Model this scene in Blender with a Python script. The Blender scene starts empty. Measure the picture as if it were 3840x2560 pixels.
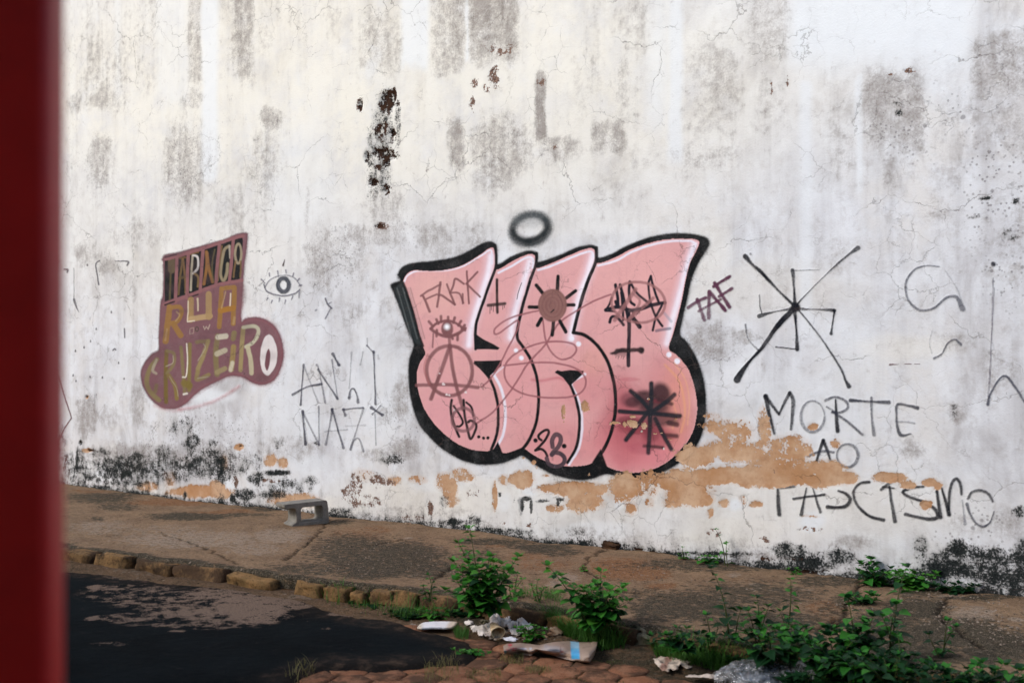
import bpy, bmesh, math, random
import numpy as np
from mathutils import Vector, Matrix, Euler

random.seed(7)
RNG = np.random.default_rng(11)
SC = bpy.context.scene
COL = SC.collection

# ------------------------------------------------------------------ camera
# World frame: the wall stands on Y=0 and runs along X, the street lies at Y<0.
CAM = Vector((12.03, -7.86, 1.6))
YAW = math.radians(35.7)
FPX = 4266.0                       # focal length in pixels of a 3840 px wide frame
CX, HY = 1920.0, 1306.0            # principal column and horizon row
FWD = Vector((-math.sin(YAW), math.cos(YAW), 0))
RGT = Vector((math.cos(YAW), math.sin(YAW), 0))
cam_d = bpy.data.cameras.new('camera')
cam = bpy.data.objects.new('camera', cam_d)
COL.objects.link(cam)
SC.camera = cam
cam.location = CAM
cam.rotation_euler = (math.radians(90), 0, YAW)
cam_d.sensor_width = 36
cam_d.lens = 36 * FPX / 3840
cam_d.shift_y = (HY - 1280) / 3840
cam_d.clip_start = 0.05
cam_d.clip_end = 500
cam_d.dof.use_dof = True
cam_d.dof.focus_distance = 9.3
cam_d.dof.aperture_fstop = 2.6

# ------------------------------------------------------------------ light
SUN_EL, SUN_AZ = math.radians(36), math.radians(214)
world = bpy.data.worlds.new('World')
SC.world = world
world.use_nodes = True
wn = world.node_tree
bgn = wn.nodes['Background']
sky = wn.nodes.new('ShaderNodeTexSky')
sky.sky_type = 'NISHITA'
sky.sun_disc = False
sky.sun_elevation = SUN_EL
sky.sun_rotation = SUN_AZ
sky.air_density = 1.0
sky.dust_density = 2.0
sky.ozone_density = 1.0
wn.links.new(sky.outputs[0], bgn.inputs[0])
bgn.inputs[1].default_value = 0.15
sun_d = bpy.data.lights.new('sun', 'SUN')
sun_d.energy = 1.3
sun_d.angle = math.radians(14)
sun_d.color = (1.0, 0.99, 0.975)
sun = bpy.data.objects.new('sun', sun_d)
COL.objects.link(sun)
sdir = Vector((math.sin(SUN_AZ) * math.cos(SUN_EL), math.cos(SUN_AZ) * math.cos(SUN_EL), math.sin(SUN_EL)))
sun.rotation_euler = sdir.to_track_quat('Z', 'Y').to_euler()
SC.view_settings.view_transform = 'Standard'
SC.view_settings.look = 'None'
SC.view_settings.gamma = 1
SC.view_settings.use_curve_mapping = False
SC.view_settings.exposure = 0.46
SC.render.engine = 'CYCLES'
SC.cycles.transparent_max_bounces = 24
SC.cycles.max_bounces = 4

# ------------------------------------------------------------------ geometry of the view
def proj(P):
    """world point(s) (n,3) -> photograph pixel"""
    P = np.asarray(P, float)
    d = P - np.array(CAM)
    dep = d @ np.array(FWD)
    return CX + FPX * (d @ np.array(RGT)) / dep, HY - FPX * d[..., 2] / dep

def ray(px, py):
    return FWD + RGT * ((px - CX) / FPX) + Vector((0, 0, 1)) * ((HY - py) / FPX)

def on_wall(px, py, y=0.0):
    r = ray(px, py)
    t = (y - CAM.y) / r.y
    return CAM + r * t

def on_ground(px, py, z=0.0):
    r = ray(px, py)
    t = (z - CAM.z) / r.z
    return CAM + r * t

def sst(a, b, x):
    t = np.clip((x - a) / (b - a), 0, 1)
    return t * t * (3 - 2 * t)

def vnoise(x, y, seed=0):
    """value noise on arrays, -1..1"""
    xi = np.floor(x).astype(np.int64); yi = np.floor(y).astype(np.int64)
    fx = x - xi; fy = y - yi
    fx = fx * fx * (3 - 2 * fx); fy = fy * fy * (3 - 2 * fy)
    def h(a, b):
        n = (a * 374761393 + b * 668265263 + seed * 2147483647 * 7) & 0xFFFFFFFF
        n = ((n ^ (n >> 13)) * 1274126177) & 0xFFFFFFFF
        n = n ^ (n >> 16)
        return (n & 0xFFFF) / 32767.5 - 1
    return (h(xi, yi) * (1 - fx) + h(xi + 1, yi) * fx) * (1 - fy) + (h(xi, yi + 1) * (1 - fx) + h(xi + 1, yi + 1) * fx) * fy

def fbm(x, y, o=4, seed=0, g=0.5):
    r = 0; a = 1; t = 0
    for k in range(o):
        r = r + a * vnoise(x * 2 ** k, y * 2 ** k, seed + k * 17)
        t += a; a *= g
    return r / t

def lin(c):
    return tuple((v / 12.92 if v <= .04045 else ((v + .055) / 1.055) ** 2.4) for v in [k / 255 for k in c])

# ------------------------------------------------------------------ object helpers
def tag(o, label=None, cat=None, group=None, kind=None):
    if label: o['label'] = label
    if cat: o['category'] = cat
    if group: o['group'] = group
    if kind: o['kind'] = kind
    return o

def link(name, me, parent=None):
    o = bpy.data.objects.new(name, me)
    COL.objects.link(o)
    if parent is not None: o.parent = parent
    return o

def empty(name, loc=(0, 0, 0), rz=0):
    o = link(name, None)
    o.location = loc
    o.rotation_euler = (0, 0, rz)
    o.empty_display_size = .1
    return o

def mesh(name, V, F, mat=None, smooth=False):
    me = bpy.data.meshes.new(name)
    V = np.asarray(V, np.float32)
    if isinstance(F, np.ndarray):
        n, k = F.shape
        me.vertices.add(len(V)); me.vertices.foreach_set('co', V.ravel())
        me.loops.add(n * k); me.loops.foreach_set('vertex_index', F.ravel().astype(np.int32))
        me.polygons.add(n)
        me.polygons.foreach_set('loop_start', (np.arange(n) * k).astype(np.int32))
        me.update(calc_edges=True)
    else:
        me.from_pydata([tuple(v) for v in V], [], F)
        me.update()
    if mat: me.materials.append(mat)
    if smooth: me.polygons.foreach_set('use_smooth', np.ones(len(me.polygons), bool))
    return me

def vattr(me, name, arr):
    a = me.attributes.new(name, 'FLOAT_COLOR', 'POINT')
    a.data.foreach_set('color', np.asarray(arr, np.float32).ravel())

def lattice_faces(ids):
    """ids: 2D array of vertex indexes (-1 = none)"""
    a = ids[:-1, :-1]; b = ids[:-1, 1:]; c = ids[1:, 1:]; d = ids[1:, :-1]
    ok = (a >= 0) & (b >= 0) & (c >= 0) & (d >= 0)
    return np.stack([a[ok], b[ok], c[ok], d[ok]], 1)

# ------------------------------------------------------------------ node helper
class NT:
    def __init__(s, name, bsdf=True):
        s.m = bpy.data.materials.new(name)
        s.m.use_nodes = True
        s.t = s.m.node_tree
        s.b = s.t.nodes['Principled BSDF']
        s.out = s.t.nodes['Material Output']
    def n(s, typ, **kw):
        nd = s.t.nodes.new(typ)
        for k, v in kw.items(): setattr(nd, k, v)
        return nd
    def put(s, sock, v):
        if v is None: return
        if isinstance(v, bpy.types.NodeSocket): s.t.links.new(v, sock)
        else:
            if isinstance(v, (tuple, list)) and len(v) == 3 and sock.type == 'RGBA': v = (*v, 1)
            sock.default_value = v
    def math(s, op, a, b=0.0, c=None, clamp=False):
        nd = s.n('ShaderNodeMath', operation=op, use_clamp=clamp)
        s.put(nd.inputs[0], a); s.put(nd.inputs[1], b)
        if c is not None: s.put(nd.inputs[2], c)
        return nd.outputs[0]
    def add(s, a, b): return s.math('ADD', a, b)
    def sub(s, a, b): return s.math('SUBTRACT', a, b)
    def mul(s, a, b, clamp=False): return s.math('MULTIPLY', a, b, clamp=clamp)
    def mad(s, a, b, c): return s.math('MULTIPLY_ADD', a, b, c)
    def ss(s, lo, hi, x, o0=0.0, o1=1.0):
        nd = s.n('ShaderNodeMapRange', interpolation_type='SMOOTHSTEP')
        s.put(nd.inputs['Value'], x); s.put(nd.inputs['From Min'], lo); s.put(nd.inputs['From Max'], hi)
        nd.inputs['To Min'].default_value = o0; nd.inputs['To Max'].default_value = o1
        return nd.outputs[0]
    def obj(s): return s.n('ShaderNodeTexCoord').outputs['Object']
    def scale(s, v, sc, rot=None):
        nd = s.n('ShaderNodeMapping')
        s.put(nd.inputs['Vector'], v); nd.inputs['Scale'].default_value = sc
        if rot: nd.inputs['Rotation'].default_value = rot
        return nd.outputs[0]
    def noise(s, v, sc, det=4, rough=.55, dist=0.0, col=False):
        nd = s.n('ShaderNodeTexNoise')
        s.put(nd.inputs['Vector'], v); nd.inputs['Scale'].default_value = sc
        nd.inputs['Detail'].default_value = det; nd.inputs['Roughness'].default_value = rough
        nd.inputs['Distortion'].default_value = dist
        return nd.outputs['Color' if col else 'Fac']
    def vor(s, v, sc, feat='F1', out='Distance', rnd=1.0):
        nd = s.n('ShaderNodeTexVoronoi', feature=feat)
        s.put(nd.inputs['Vector'], v); nd.inputs['Scale'].default_value = sc
        nd.inputs['Randomness'].default_value = rnd
        return nd.outputs[out]
    def mix(s, f, a, b, mode='MIX'):
        nd = s.n('ShaderNodeMix', data_type='RGBA', blend_type=mode)
        s.put(nd.inputs[0], f); s.put(nd.inputs[6], a); s.put(nd.inputs[7], b)
        return nd.outputs[2]
    def attr(s, name):
        nd = s.n('ShaderNodeAttribute', attribute_name=name)
        return nd
    def sep(s, c):
        nd = s.n('ShaderNodeSeparateColor'); s.put(nd.inputs[0], c)
        return nd.outputs
    def rnd(s): return s.n('ShaderNodeObjectInfo').outputs['Random']
    def bump(s, h, st=.5, dist=.01, nrm=None):
        nd = s.n('ShaderNodeBump'); s.put(nd.inputs['Height'], h)
        nd.inputs['Strength'].default_value = st; nd.inputs['Distance'].default_value = dist
        if nrm: s.put(nd.inputs['Normal'], nrm)
        return nd.outputs[0]
    def fin(s, col, rough=.8, nrm=None, spec=.3):
        s.put(s.b.inputs['Base Color'], col); s.put(s.b.inputs['Roughness'], rough)
        s.b.inputs['Specular IOR Level'].default_value = spec
        if nrm: s.put(s.b.inputs['Normal'], nrm)
        return s.m

# ------------------------------------------------------------------ traced-region frames (photograph pixels)
FR = dict(A=(1400, 750, .70138), A1=(1540, 980, .45914), A2=(1960, 980, .26786), A3=(2240, 1340, .2551),
          A4=(1900, 1550, .1913), B=(480, 830, .55494), B2=(520, 860, .44636), C=(2520, 850, .76522),
          L=(240, 900, .63745), G1=(200, 1650, .58036), G2=(1100, 1750, .59524), G3=(2400, 1750, .61224),
          T1=(200, 0, .76531), T2=(1900, 0, .82483), S=(0, 0, 1), W4=(1680, 2030, .30612), Y=(1540, 2250, .34014),
          Z=(2400, 2350, .35714), Q=(3000, 2050, .35714), K=(1050, 1820, .11478))
def fr(T, p):
    x0, y0, s = FR[T]
    return (x0 + p[0] * s, y0 + p[1] * s)
# ------------------------------------------------------------------ the wall's wear and broad painted-in light, traced region by region
# each: frame, kind (r = rectangle x0 y0 x1 y1, e = ellipse cx cy rx ry), four numbers, strength, softness
GRIME = '''
T1 r 130 -90 390 560 .42 20|T1 r 390 -90 505 460 .3 12|T1 r 655 -90 727 400 .62 6|T1 r 808 -90 985 400 .66 10|T1 r 985 -90 1100 330 .34 30
T1 r 1100 -90 1500 210 .28 60|T1 r 1500 60 1702 380 .46 25|T1 r 1838 -90 2018 360 .74 8|T1 r 2034 -90 2282 320 .84 14|T1 r 60 490 330 552 .72 14
T1 e 650 820 140 260 .52 1|T1 e 230 800 90 160 .5 1|T1 e 1030 800 120 190 .42 1|T1 e 1060 570 70 70 .62 1|T1 r 1930 560 2010 808 .66 10
T1 e 2200 700 190 190 .56 1|T1 e 2150 850 120 110 .6 1|T1 r 1780 1085 2120 1330 .5 30|T1 e 1540 1150 170 70 .45 1|T1 r 1232 930 1256 1170 .5 6
T1 e 250 500 120 60 .5 1|T1 e 690 480 70 70 .5 1|T1 e 1640 1000 120 120 .42 1|T1 r 120 1180 240 1330 .5 14|T1 e 430 1150 200 90 .3 1|T1 e 900 1060 160 160 .3 1
T2 r 320 -90 640 560 .42 30|T2 r 800 200 1062 640 .42 30|T2 r 1062 -90 1286 300 .62 20|T2 r 1130 300 1296 610 .42 20|T2 r 132 332 182 640 .84 5
T2 r 386 570 546 712 .8 10|T2 r 560 650 742 752 .52 12|T2 r 390 740 612 1000 .5 30|T2 r 760 740 890 820 .62 10|T2 r 1436 350 1586 860 .48 18
T2 r 1618 332 1905 712 .68 16|T2 r 1900 440 2082 702 .6 24|T2 r 2106 176 2600 430 .78 16|T2 r 2080 430 2600 752 .56 20|T2 r 1690 715 2080 862 .44 26
T2 r 1960 870 2600 1240 .5 40|T2 r 1390 1040 1556 1240 .36 16|T2 e 900 700 200 90 .36 1|T2 e 230 690 130 80 .55 1|T2 e 30 620 60 90 .5 1
C e 180 560 130 110 .62 1|C e 350 330 60 60 .3 1|C e 1640 60 90 60 .6 1|C e 1390 560 130 60 .4 1|C e 1180 1080 80 60 .6 1|C e 1390 900 50 60 .6 1
B e 1330 300 140 260 .5 1|B e 1560 250 160 200 .34 1|B e 1700 60 120 60 .6 1|B e 1480 620 150 120 .36 1|B e 20 500 60 300 .3 1|B e 1640 440 60 60 .4 1
A e 90 560 70 60 .4 1|A e 150 1060 60 130 .5 1|A e 150 1320 110 70 .62 1|A e 60 1150 60 60 .4 1|A e 320 200 100 100 .6 1|A e 120 200 70 100 .5 1
G1 e 500 100 380 90 .75 1|G1 e 1000 100 330 90 .6 1|G1 e 1500 60 300 80 .4 1|G1 e 2100 100 160 60 .5 1|L e 110 60 60 60 .6 1|L e 260 160 70 60 .55 1|L e 130 1050 60 160 .6 1|L e 250 1040 120 90 .4 1|L e 440 950 60 160 .5 1
G3 e 1300 470 160 60 .5 1|G3 e 2250 330 130 110 .55 1|G3 e 1980 350 160 70 .35 1|G3 e 640 470 200 60 .35 1|G2 e 700 300 500 60 .4 1|G3 e 600 540 500 30 .7 1|G2 e 1500 470 420 34 .8 1
T2 e 1940 960 90 90 .4 1|C e 1600 700 120 140 .36 1|C e 1690 100 60 300 .4 1|S e 2790 1260 70 30 .5 1'''
MOULD = '''
G1 e 300 100 80 60 .6 1|G1 e 420 170 150 90 .92 1|G1 e 610 200 90 60 .8 1|G1 e 520 110 70 50 .72 1|G1 e 900 50 55 80 .72 1|G1 e 960 190 120 90 .86 1
G1 e 1110 200 110 70 .7 1|G1 e 1250 150 70 60 .68 1|G1 e 1245 350 85 52 .96 1|G1 e 650 190 600 110 .62 1|G1 e 1050 160 330 110 .62 1|G1 e 1500 300 200 60 .55 1|G3 e 2060 600 420 130 .78 1|G3 e 1020 570 330 90 .74 1|G3 e 2250 640 260 200 .74 1|G1 e 120 200 140 160 .6 1|G1 e 60 100 80 200 .5 1|G1 e 1440 212 110 24 .96 1|G1 e 1420 350 90 40 .85 1|G1 e 1320 240 60 50 .7 1
G1 e 160 150 18 120 .8 1|G1 e 845 355 22 26 .9 1|G1 e 1155 370 24 40 .95 1|G1 e 1860 470 70 26 .68 1|G1 e 230 240 50 30 .8 1|G1 e 480 270 240 26 .7 1
G1 e 330 300 90 14 .8 1|G1 e 1660 260 60 40 .66 1|G1 e 180 15 14 16 1 1|G1 e 700 90 90 60 .6 1|G1 e 1450 20 60 50 .5 1|G1 e 2170 120 90 50 .64 1
G3 e 900 495 120 46 .9 1|G3 e 1000 590 240 70 1 1|G3 e 1230 545 100 60 .95 1|G3 e 1720 490 70 60 .74 1|G3 e 1945 500 74 60 .96 1|G3 e 1890 630 250 80 1.05 1
G3 e 2200 560 180 60 .84 1|G3 e 2270 690 200 110 .96 1|G3 e 2420 560 180 220 .85 1|G3 e 2320 270 60 40 .7 1|G3 e 1850 560 110 50 .85 1|G3 e 1560 620 60 30 .4 1
G2 e 1010 345 80 26 .85 1|G2 e 1140 350 60 44 .75 1|G2 e 1650 470 90 18 .8 1|G2 e 1400 410 160 24 .75 1|G2 e 960 220 34 50 .66 1|G2 e 300 275 90 20 .7 1|G2 e 1215 400 120 20 .8 1
G2 e 820 355 130 18 .7 1|G2 e 2110 500 60 20 .7 1|G3 e 300 530 500 14 .9 1|G3 e 1100 660 600 16 .9 1|C e 1385 878 16 14 .95 1|C e 1385 915 12 30 .7 1|C e 1640 40 36 36 .66 1
T2 e 1778 515 22 20 .85 1|T1 e 1620 700 60 280 .6 1|T1 e 1560 800 30 200 .5 1|T1 e 1640 500 60 80 .62 1|T1 e 1610 900 60 60 .55 1|T1 e 1690 600 20 120 .5 1|T2 e 2310 920 24 20 .8 1|T2 e 2290 1080 40 30 .72 1|T2 e 1780 470 40 10 .6 1|T2 e 2170 900 40 10 1.1 1|T2 e 2120 988 34 8 .9 1
G2 e 1300 175 14 16 1 1|G2 e 1470 200 34 16 1.15 1|G2 e 1444 240 13 46 1.15 1|G2 e 1500 250 12 50 1.1 1|G2 e 1575 215 40 12 .95 1|G2 e 1680 205 34 12 .95 1|G2 e 1668 230 12 24 .95 1|G2 e 1395 215 6 26 .9 1
B e 440 1500 80 90 .66 1|B e 1265 1495 16 16 1 1|B e 570 1500 40 30 .6 1|S e 690 1600 60 50 .5 1'''
OCHRE = '''
G1 e 950 335 240 52 1 1|G1 e 610 290 90 36 .72 1|G1 e 750 250 60 60 .6 1|G1 e 1400 130 44 50 .72 1|G1 e 1475 150 40 44 .75 1|G1 e 1580 400 150 60 .66 1|G1 e 1450 375 90 50 .7 1|G1 e 1110 140 40 60 .6 1|G1 e 1060 300 60 50 .8 1
G2 e 990 140 52 90 .76 1|G2 e 1268 190 20 110 .86 1|G2 e 1100 66 60 30 .68 1|G2 e 1450 85 100 70 .86 1|G2 e 1760 140 260 50 .92 1|G2 e 1830 210 130 90 .78 1|G2 e 2080 140 130 110 .86 1|G2 e 1650 260 70 30 .7 1
G2 e 2250 90 120 90 .66 1|G2 e 2120 270 40 50 .7 1|G2 e 2240 230 40 30 .62 1|G2 e 1340 90 60 50 .5 1|G2 e 1000 220 60 40 .5 1
G3 e 260 90 200 90 1.0 1|G3 e 480 50 240 60 1.05 1|G3 e 700 50 260 70 1.05 1|G3 e 900 60 260 66 1.05 1|G3 e 1100 70 220 60 1.0 1|G3 e 820 100 120 30 .8 1|G3 e 300 150 170 90 .92 1|G3 e 60 110 90 90 .7 1|G3 e 200 220 70 40 .62 1|G3 e 1270 70 74 50 .8 1
G3 e 1530 62 110 44 1.05 1|G3 e 1640 110 60 30 .95 1|G3 e 1770 92 55 30 1.05 1|G3 e 1815 112 34 34 1.05 1|G3 e 705 222 46 28 .86 1|G3 e 1750 235 50 40 .72 1|G3 e 520 215 40 30 .7 1|G3 e 620 200 30 40 .66 1|G3 e 420 190 50 40 .74 1|G3 e 435 275 24 40 .7 1|G3 e 50 220 40 40 .7 1
C e 455 1000 40 120 .6 1|C e 220 985 130 44 .66 1|C e 560 1090 130 90 .72 1|C e 520 1150 160 60 .8 1|C e 200 930 60 30 .55 1|C e 690 980 30 24 .72 1|C e 300 1090 220 60 .66 1|C e 100 1120 120 60 .8 1|C e 800 1060 40 30 .5 1|C e 700 1190 170 60 .86 1|C e 830 1225 90 30 .86 1|C e 300 1000 130 90 .58 1
A3 e 500 960 130 70 .6 1|A3 e 690 990 60 60 .66 1|A3 e 750 604 26 16 1 1|A3 e 400 980 40 60 .74 1|A3 e 290 955 40 18 .8 1|A3 e 185 975 16 20 .9 1|A3 e 520 860 60 30 .62 1|A3 e 650 1080 20 20 .8 1|A3 e 1155 900 30 18 .85 1
A3 e 1060 1205 50 20 .72 1|A3 e 965 1340 24 30 .66 1|A3 e 940 1110 26 14 .8 1|A3 e 1360 1300 50 80 .56 1|A3 e 1220 1500 100 50 .66 1|A3 e 850 1115 40 20 .6 1|A4 e 540 960 50 60 .8 1|A4 e 780 1210 100 34 .86 1|A4 e 1620 1190 60 60 .5 1|A4 e 330 870 50 30 .8 1|A4 e 2040 200 20 30 .85 1|A4 e 600 1060 30 40 .6 1
A e 1018 1140 14 60 .62 1|A e 1130 1110 30 50 .6 1|A e 470 1460 60 40 .55 1|A e 380 1500 60 60 .6 1|A e 250 1490 60 30 .55 1|A e 110 1500 50 30 .55 1|A e 1290 1190 40 12 .7 1
G1 e 1200 40 34 24 1.15 1|G1 e 218 66 34 14 1.15 1|L e 133 925 12 10 1 1|G2 e 450 60 100 50 .4 1|G3 e 1040 330 100 66 -.8 1|G3 e 1050 300 90 8 .5 1|G3 e 585 225 44 40 -.6 1'''
HOLE = '''
T1 e 1640 505 50 72 .86 1|T1 e 1668 470 24 40 .8 1|T1 e 1662 655 20 26 1.1 1|T1 e 1605 655 44 40 .7 1|T1 e 1628 752 64 36 .88 1|T1 e 1640 790 20 40 .9 1|T1 e 1585 748 22 20 .9 1|T1 e 1605 815 46 20 .66 1|T1 r 1560 700 1690 712 .7 4|T1 e 1535 770 14 36 .9 1|T1 e 1565 895 30 26 .85 1|T1 e 1640 925 24 36 .7 1|T1 e 1505 520 16 36 .8 1|T1 e 1620 620 30 20 .7 1
T1 e 1600 1103 34 12 .72 1|T1 e 1690 510 10 26 .7 1|T1 e 1670 770 34 12 .8 1|G2 e 2012 490 44 26 1.1 1|G2 e 2170 525 60 14 .8 1|G2 e 2280 545 70 14 .8 1|G1 e 1215 35 22 12 .7 1|G1 e 250 66 16 8 .7 1|G3 e 860 560 200 10 .6 1|G3 e 980 640 260 12 .9 1|L e 98 1188 8 6 1 1|L e 150 1236 16 6 .9 1|L e 132 918 10 5 1 1'''
FLAKE = '''
T1 e 1500 520 24 44 .72 1|T1 e 1565 895 36 30 .7 1|T1 e 1640 920 28 40 .62 1|T1 e 2160 375 46 60 .66 1|T1 e 2062 400 26 40 .66 1|T1 e 2055 510 18 60 .6 1|T1 e 2190 240 110 40 .55 1|T1 e 2120 430 20 30 .66 1|T1 e 1620 1100 60 30 .55 1|T1 e 1800 830 80 30 .3 1
G1 e 1960 290 60 90 .62 1|G1 e 2090 250 90 40 .62 1|G1 e 1900 360 50 60 .56 1|G1 e 2060 390 80 50 .5 1|G2 e 390 110 60 60 .6 1|G2 e 400 210 60 60 .66 1|G2 e 540 90 80 60 .6 1|G2 e 610 100 50 24 .66 1|G2 e 865 260 24 60 .72 1|G2 e 760 320 100 24 .6 1|G2 e 1120 160 60 40 .5 1|G2 e 1320 350 40 20 .6 1|G2 e 520 240 60 30 .6 1
G1 e 730 220 50 40 .6 1|G1 e 1180 260 40 60 .56 1|G1 e 1400 265 80 24 .7 1|T2 e 1830 325 40 16 .66 1|T2 e 1750 340 30 16 .6 1|T2 e 1278 370 10 40 .72 1|T2 e 1205 400 16 40 .6 1|T2 e 155 370 26 40 .6 1|T2 e 220 670 50 20 .55 1|A2 e 960 1330 120 70 .55 1|A2 e 1380 1500 160 60 .55 1|A3 e 300 180 120 90 .55 1|A3 e 610 140 40 60 .55 1|C e 500 1200 40 30 .4 1
G2 e 1480 370 30 14 .6 1|G3 e 450 400 60 40 .5 1|G3 e 760 440 60 30 .5 1|G3 e 1080 380 90 24 .5 1|G3 e 1000 375 70 16 .56 1'''
CREAM = '''
S e 1350 330 1900 560 .8 1|S e 700 800 700 400 .5 1|S e 2600 1900 1200 160 .4 1|
T1 e 1500 560 260 280 .9 1|T1 e 1100 380 300 120 .5 1|T1 e 260 630 150 100 .8 1|T1 e 680 560 120 90 .5 1|T1 e 1800 720 220 260 .7 1|T1 e 700 40 700 200 .34 1|T1 e 1600 300 500 160 .4 1|T2 e 60 300 120 600 .6 1|T2 e 60 60 300 500 .4 1|T2 e 500 60 600 260 .25 1|T2 e 770 560 50 260 .5 1|C e 1150 590 260 70 .4 1|C e 400 300 500 160 .25 1|G3 e 500 380 500 130 .55 1|G2 e 900 200 700 170 .6 1|G2 e 700 280 500 60 .5 1|G1 e 1560 420 180 60 .8 1|G1 e 1900 430 260 80 .6 1|A e 1000 60 900 160 .35 1|A e 1780 260 160 200 .4 1|G1 e 700 330 300 60 .4 1'''  # cream tint; broad upper ellipses also paint in the brighter light high up
WHITE = '''
B2 e 600 1400 240 60 1 1|
T1 r 728 -90 806 900 .8 8|T1 r 1703 -90 1836 330 .8 8|T1 r 2019 -90 2033 320 .7 3|T2 r 736 -90 800 720 .8 8|T2 r 1288 -90 2112 300 1 24|T2 r 1338 380 1392 1500 .7 8|T2 r 1586 340 1616 900 .7 5|T2 r 1860 300 2100 420 .6 30|T1 r 300 -90 330 500 .4 10|T1 r 500 -90 655 500 .35 12|T2 r 640 -90 736 560 .5 20
C e 640 920 400 200 .5 1|C e 900 620 200 300 .4 1|A e 20 1000 160 300 .6 1|G3 e 1040 330 90 60 1 1|G3 e 585 225 44 40 1 1|G2 e 1500 140 60 50 .9 1|G2 e 1330 230 60 60 .6 1|G2 e 2040 240 30 40 .7 1|G1 e 1130 280 60 50 .9 1|G1 e 300 230 60 40 .9 1|B e 1000 1000 200 300 .5 1|B e 1150 1350 200 160 .5 1|T1 e 1200 900 200 300 .4 1|G2 e 900 100 200 60 .5 1|G2 e 1900 400 300 60 .6 1|G3 e 150 350 200 90 .4 1|G1 e 1500 290 120 40 .8 1|G1 e 1650 140 160 80 .6 1'''
SPECK = '''
T1 e 650 800 150 280 .9 1|T1 e 230 820 110 220 .8 1|T1 e 1060 580 90 90 .8 1|T1 e 1040 850 140 200 .6 1|T2 e 1900 560 340 240 .9 1|T2 e 2250 900 260 400 1 1|T2 e 2250 400 200 250 .7 1|C e 1640 200 160 300 .9 1|B e 1400 250 260 320 .8 1|B e 500 1420 500 200 .9 1|B e 1500 1480 300 100 .6 1|G1 e 1500 100 500 120 .6 1|G1 e 700 100 600 160 .9 1|G3 e 2050 400 360 200 .9 1|C e 1450 900 200 100 .5 1|A e 150 1200 160 300 .8 1|A e 150 200 200 200 .6 1|A e 1150 860 90 60 .5 1|A e 1400 900 160 60 .4 1|C e 200 560 200 140 .7 1|L e 250 180 140 160 .8 1|G2 e 600 280 600 60 .7 1|T1 e 100 600 60 600 .5 1'''


bx = [(357,1830),(525,1853),(630,1869),(780,1885),(954,1902),(1129,1920),(1233,1937),(1500,1960),(1606,1970),(1874,2006),(2029,2036),(2231,2045),(2500,2077),(2614,2096),(3012,2148),(3214,2169),(3500,2204),(3840,2240)]
bw = [on_wall(*p) for p in bx]
BU = np.array([p.x for p in bw]); BZ = np.array([p.z for p in bw])
def base_z(u):
    return np.interp(u, BU, BZ, left=BZ[0] * .3, right=BZ[-1])

def parse(txt):
    out = []
    for t in txt.replace('\n', '|').split('|'):
        p = t.split()
        if len(p) == 8:
            out.append((p[0], p[1], *[float(v) for v in p[2:]]))
    return out
FIELDS = [parse(t) for t in (GRIME, MOULD, OCHRE, HOLE, CREAM, WHITE, SPECK, FLAKE)]

def wear(U, V):
    """eight wear and tint fields at wall positions U,V (2D arrays)"""
    P = np.stack([U, np.zeros_like(U), V], -1)
    PX, PY = proj(P)
    wx = fbm(U * 2.5, V * 2.5, 5, 3, .65) * 34; wy = fbm(U * 2.5, V * 2.5, 5, 9, .65) * 34
    WX, WY = PX + wx, PY + wy
    rx = fbm(U * 3, V * 3, 3, 5) * 5
    RX, RY = PX + rx + wx * .25, PY + wy * 1.6
    res = []
    for F in FIELDS:
        f = np.zeros(U.shape)
        for T, k, a, b, c, d, st, so in F:
            x0, y0, s = FR[T]
            if k == 'r':
                X0, Y0, X1, Y1, S = x0 + a * s, y0 + b * s, x0 + c * s, y0 + d * s, so * s * 2.2
                bb = (PX > X0 - S - 20) & (PX < X1 + S + 20) & (PY > Y0 - S - 20) & (PY < Y1 + S + 20)
                if not bb.any(): continue
                x, y = RX[bb], RY[bb]
                pr = sst(-S, S, x - X0) * sst(-S, S, X1 - x) * sst(-2 * S, 2 * S, y - Y0) * sst(-2 * S, 2 * S, Y1 - y)
            else:
                cx, cy, ex, ey = x0 + a * s, y0 + b * s, c * s, d * s
                bb = (np.abs(PX - cx) < ex * 1.5 + 20) & (np.abs(PY - cy) < ey * 1.5 + 20)
                if not bb.any(): continue
                w = min(1, min(ex, ey) / 50)
                x, y = (PX + wx * w)[bb], (PY + wy * w)[bb]
                r = np.sqrt(((x - cx) / ex) ** 2 + ((y - cy) / ey) ** 2)
                pr = 1 - sst(.45, 1.3, r)
            if k == 'r' and len(res) == 0:
                ub, vb = U[bb], V[bb]
                pr = pr * np.clip(.72 + .75 * fbm(ub * 2.2 + c, vb * 1.1, 4, 57) + .35 * fbm(ub * 9, vb * .8, 3, 58), .05, 1.15)
            if st > 0: f[bb] = np.maximum(f[bb], st * pr)
            else: f[bb] = f[bb] * (1 + st * pr)
        if len(res) == 6: f = f * .5
        if len(res) == 0: f = np.maximum(f, .62 * np.exp(-np.maximum(V - base_z(U), 0) / .16))
        if len(res) == 1: f = np.maximum(f, .95 * np.exp(-np.maximum(V - base_z(U) - .012, 0) / .055) * (.8 + .5 * fbm(U * 3, V * 3, 3, 44)))
        res.append(f)
    return res

def dent(U, V, W):
    """how far the surface stands behind (-) the wall's plane"""
    d = fbm(U * .9, V * .9, 3, 21) * .008 + fbm(U * 6, V * 6, 3, 31) * .0018
    d = d - .004 * sst(.5, .62, W[2]) - .03 * sst(.55, .9, W[3]) - .003 * sst(.5, .7, W[7])
    return d
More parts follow.
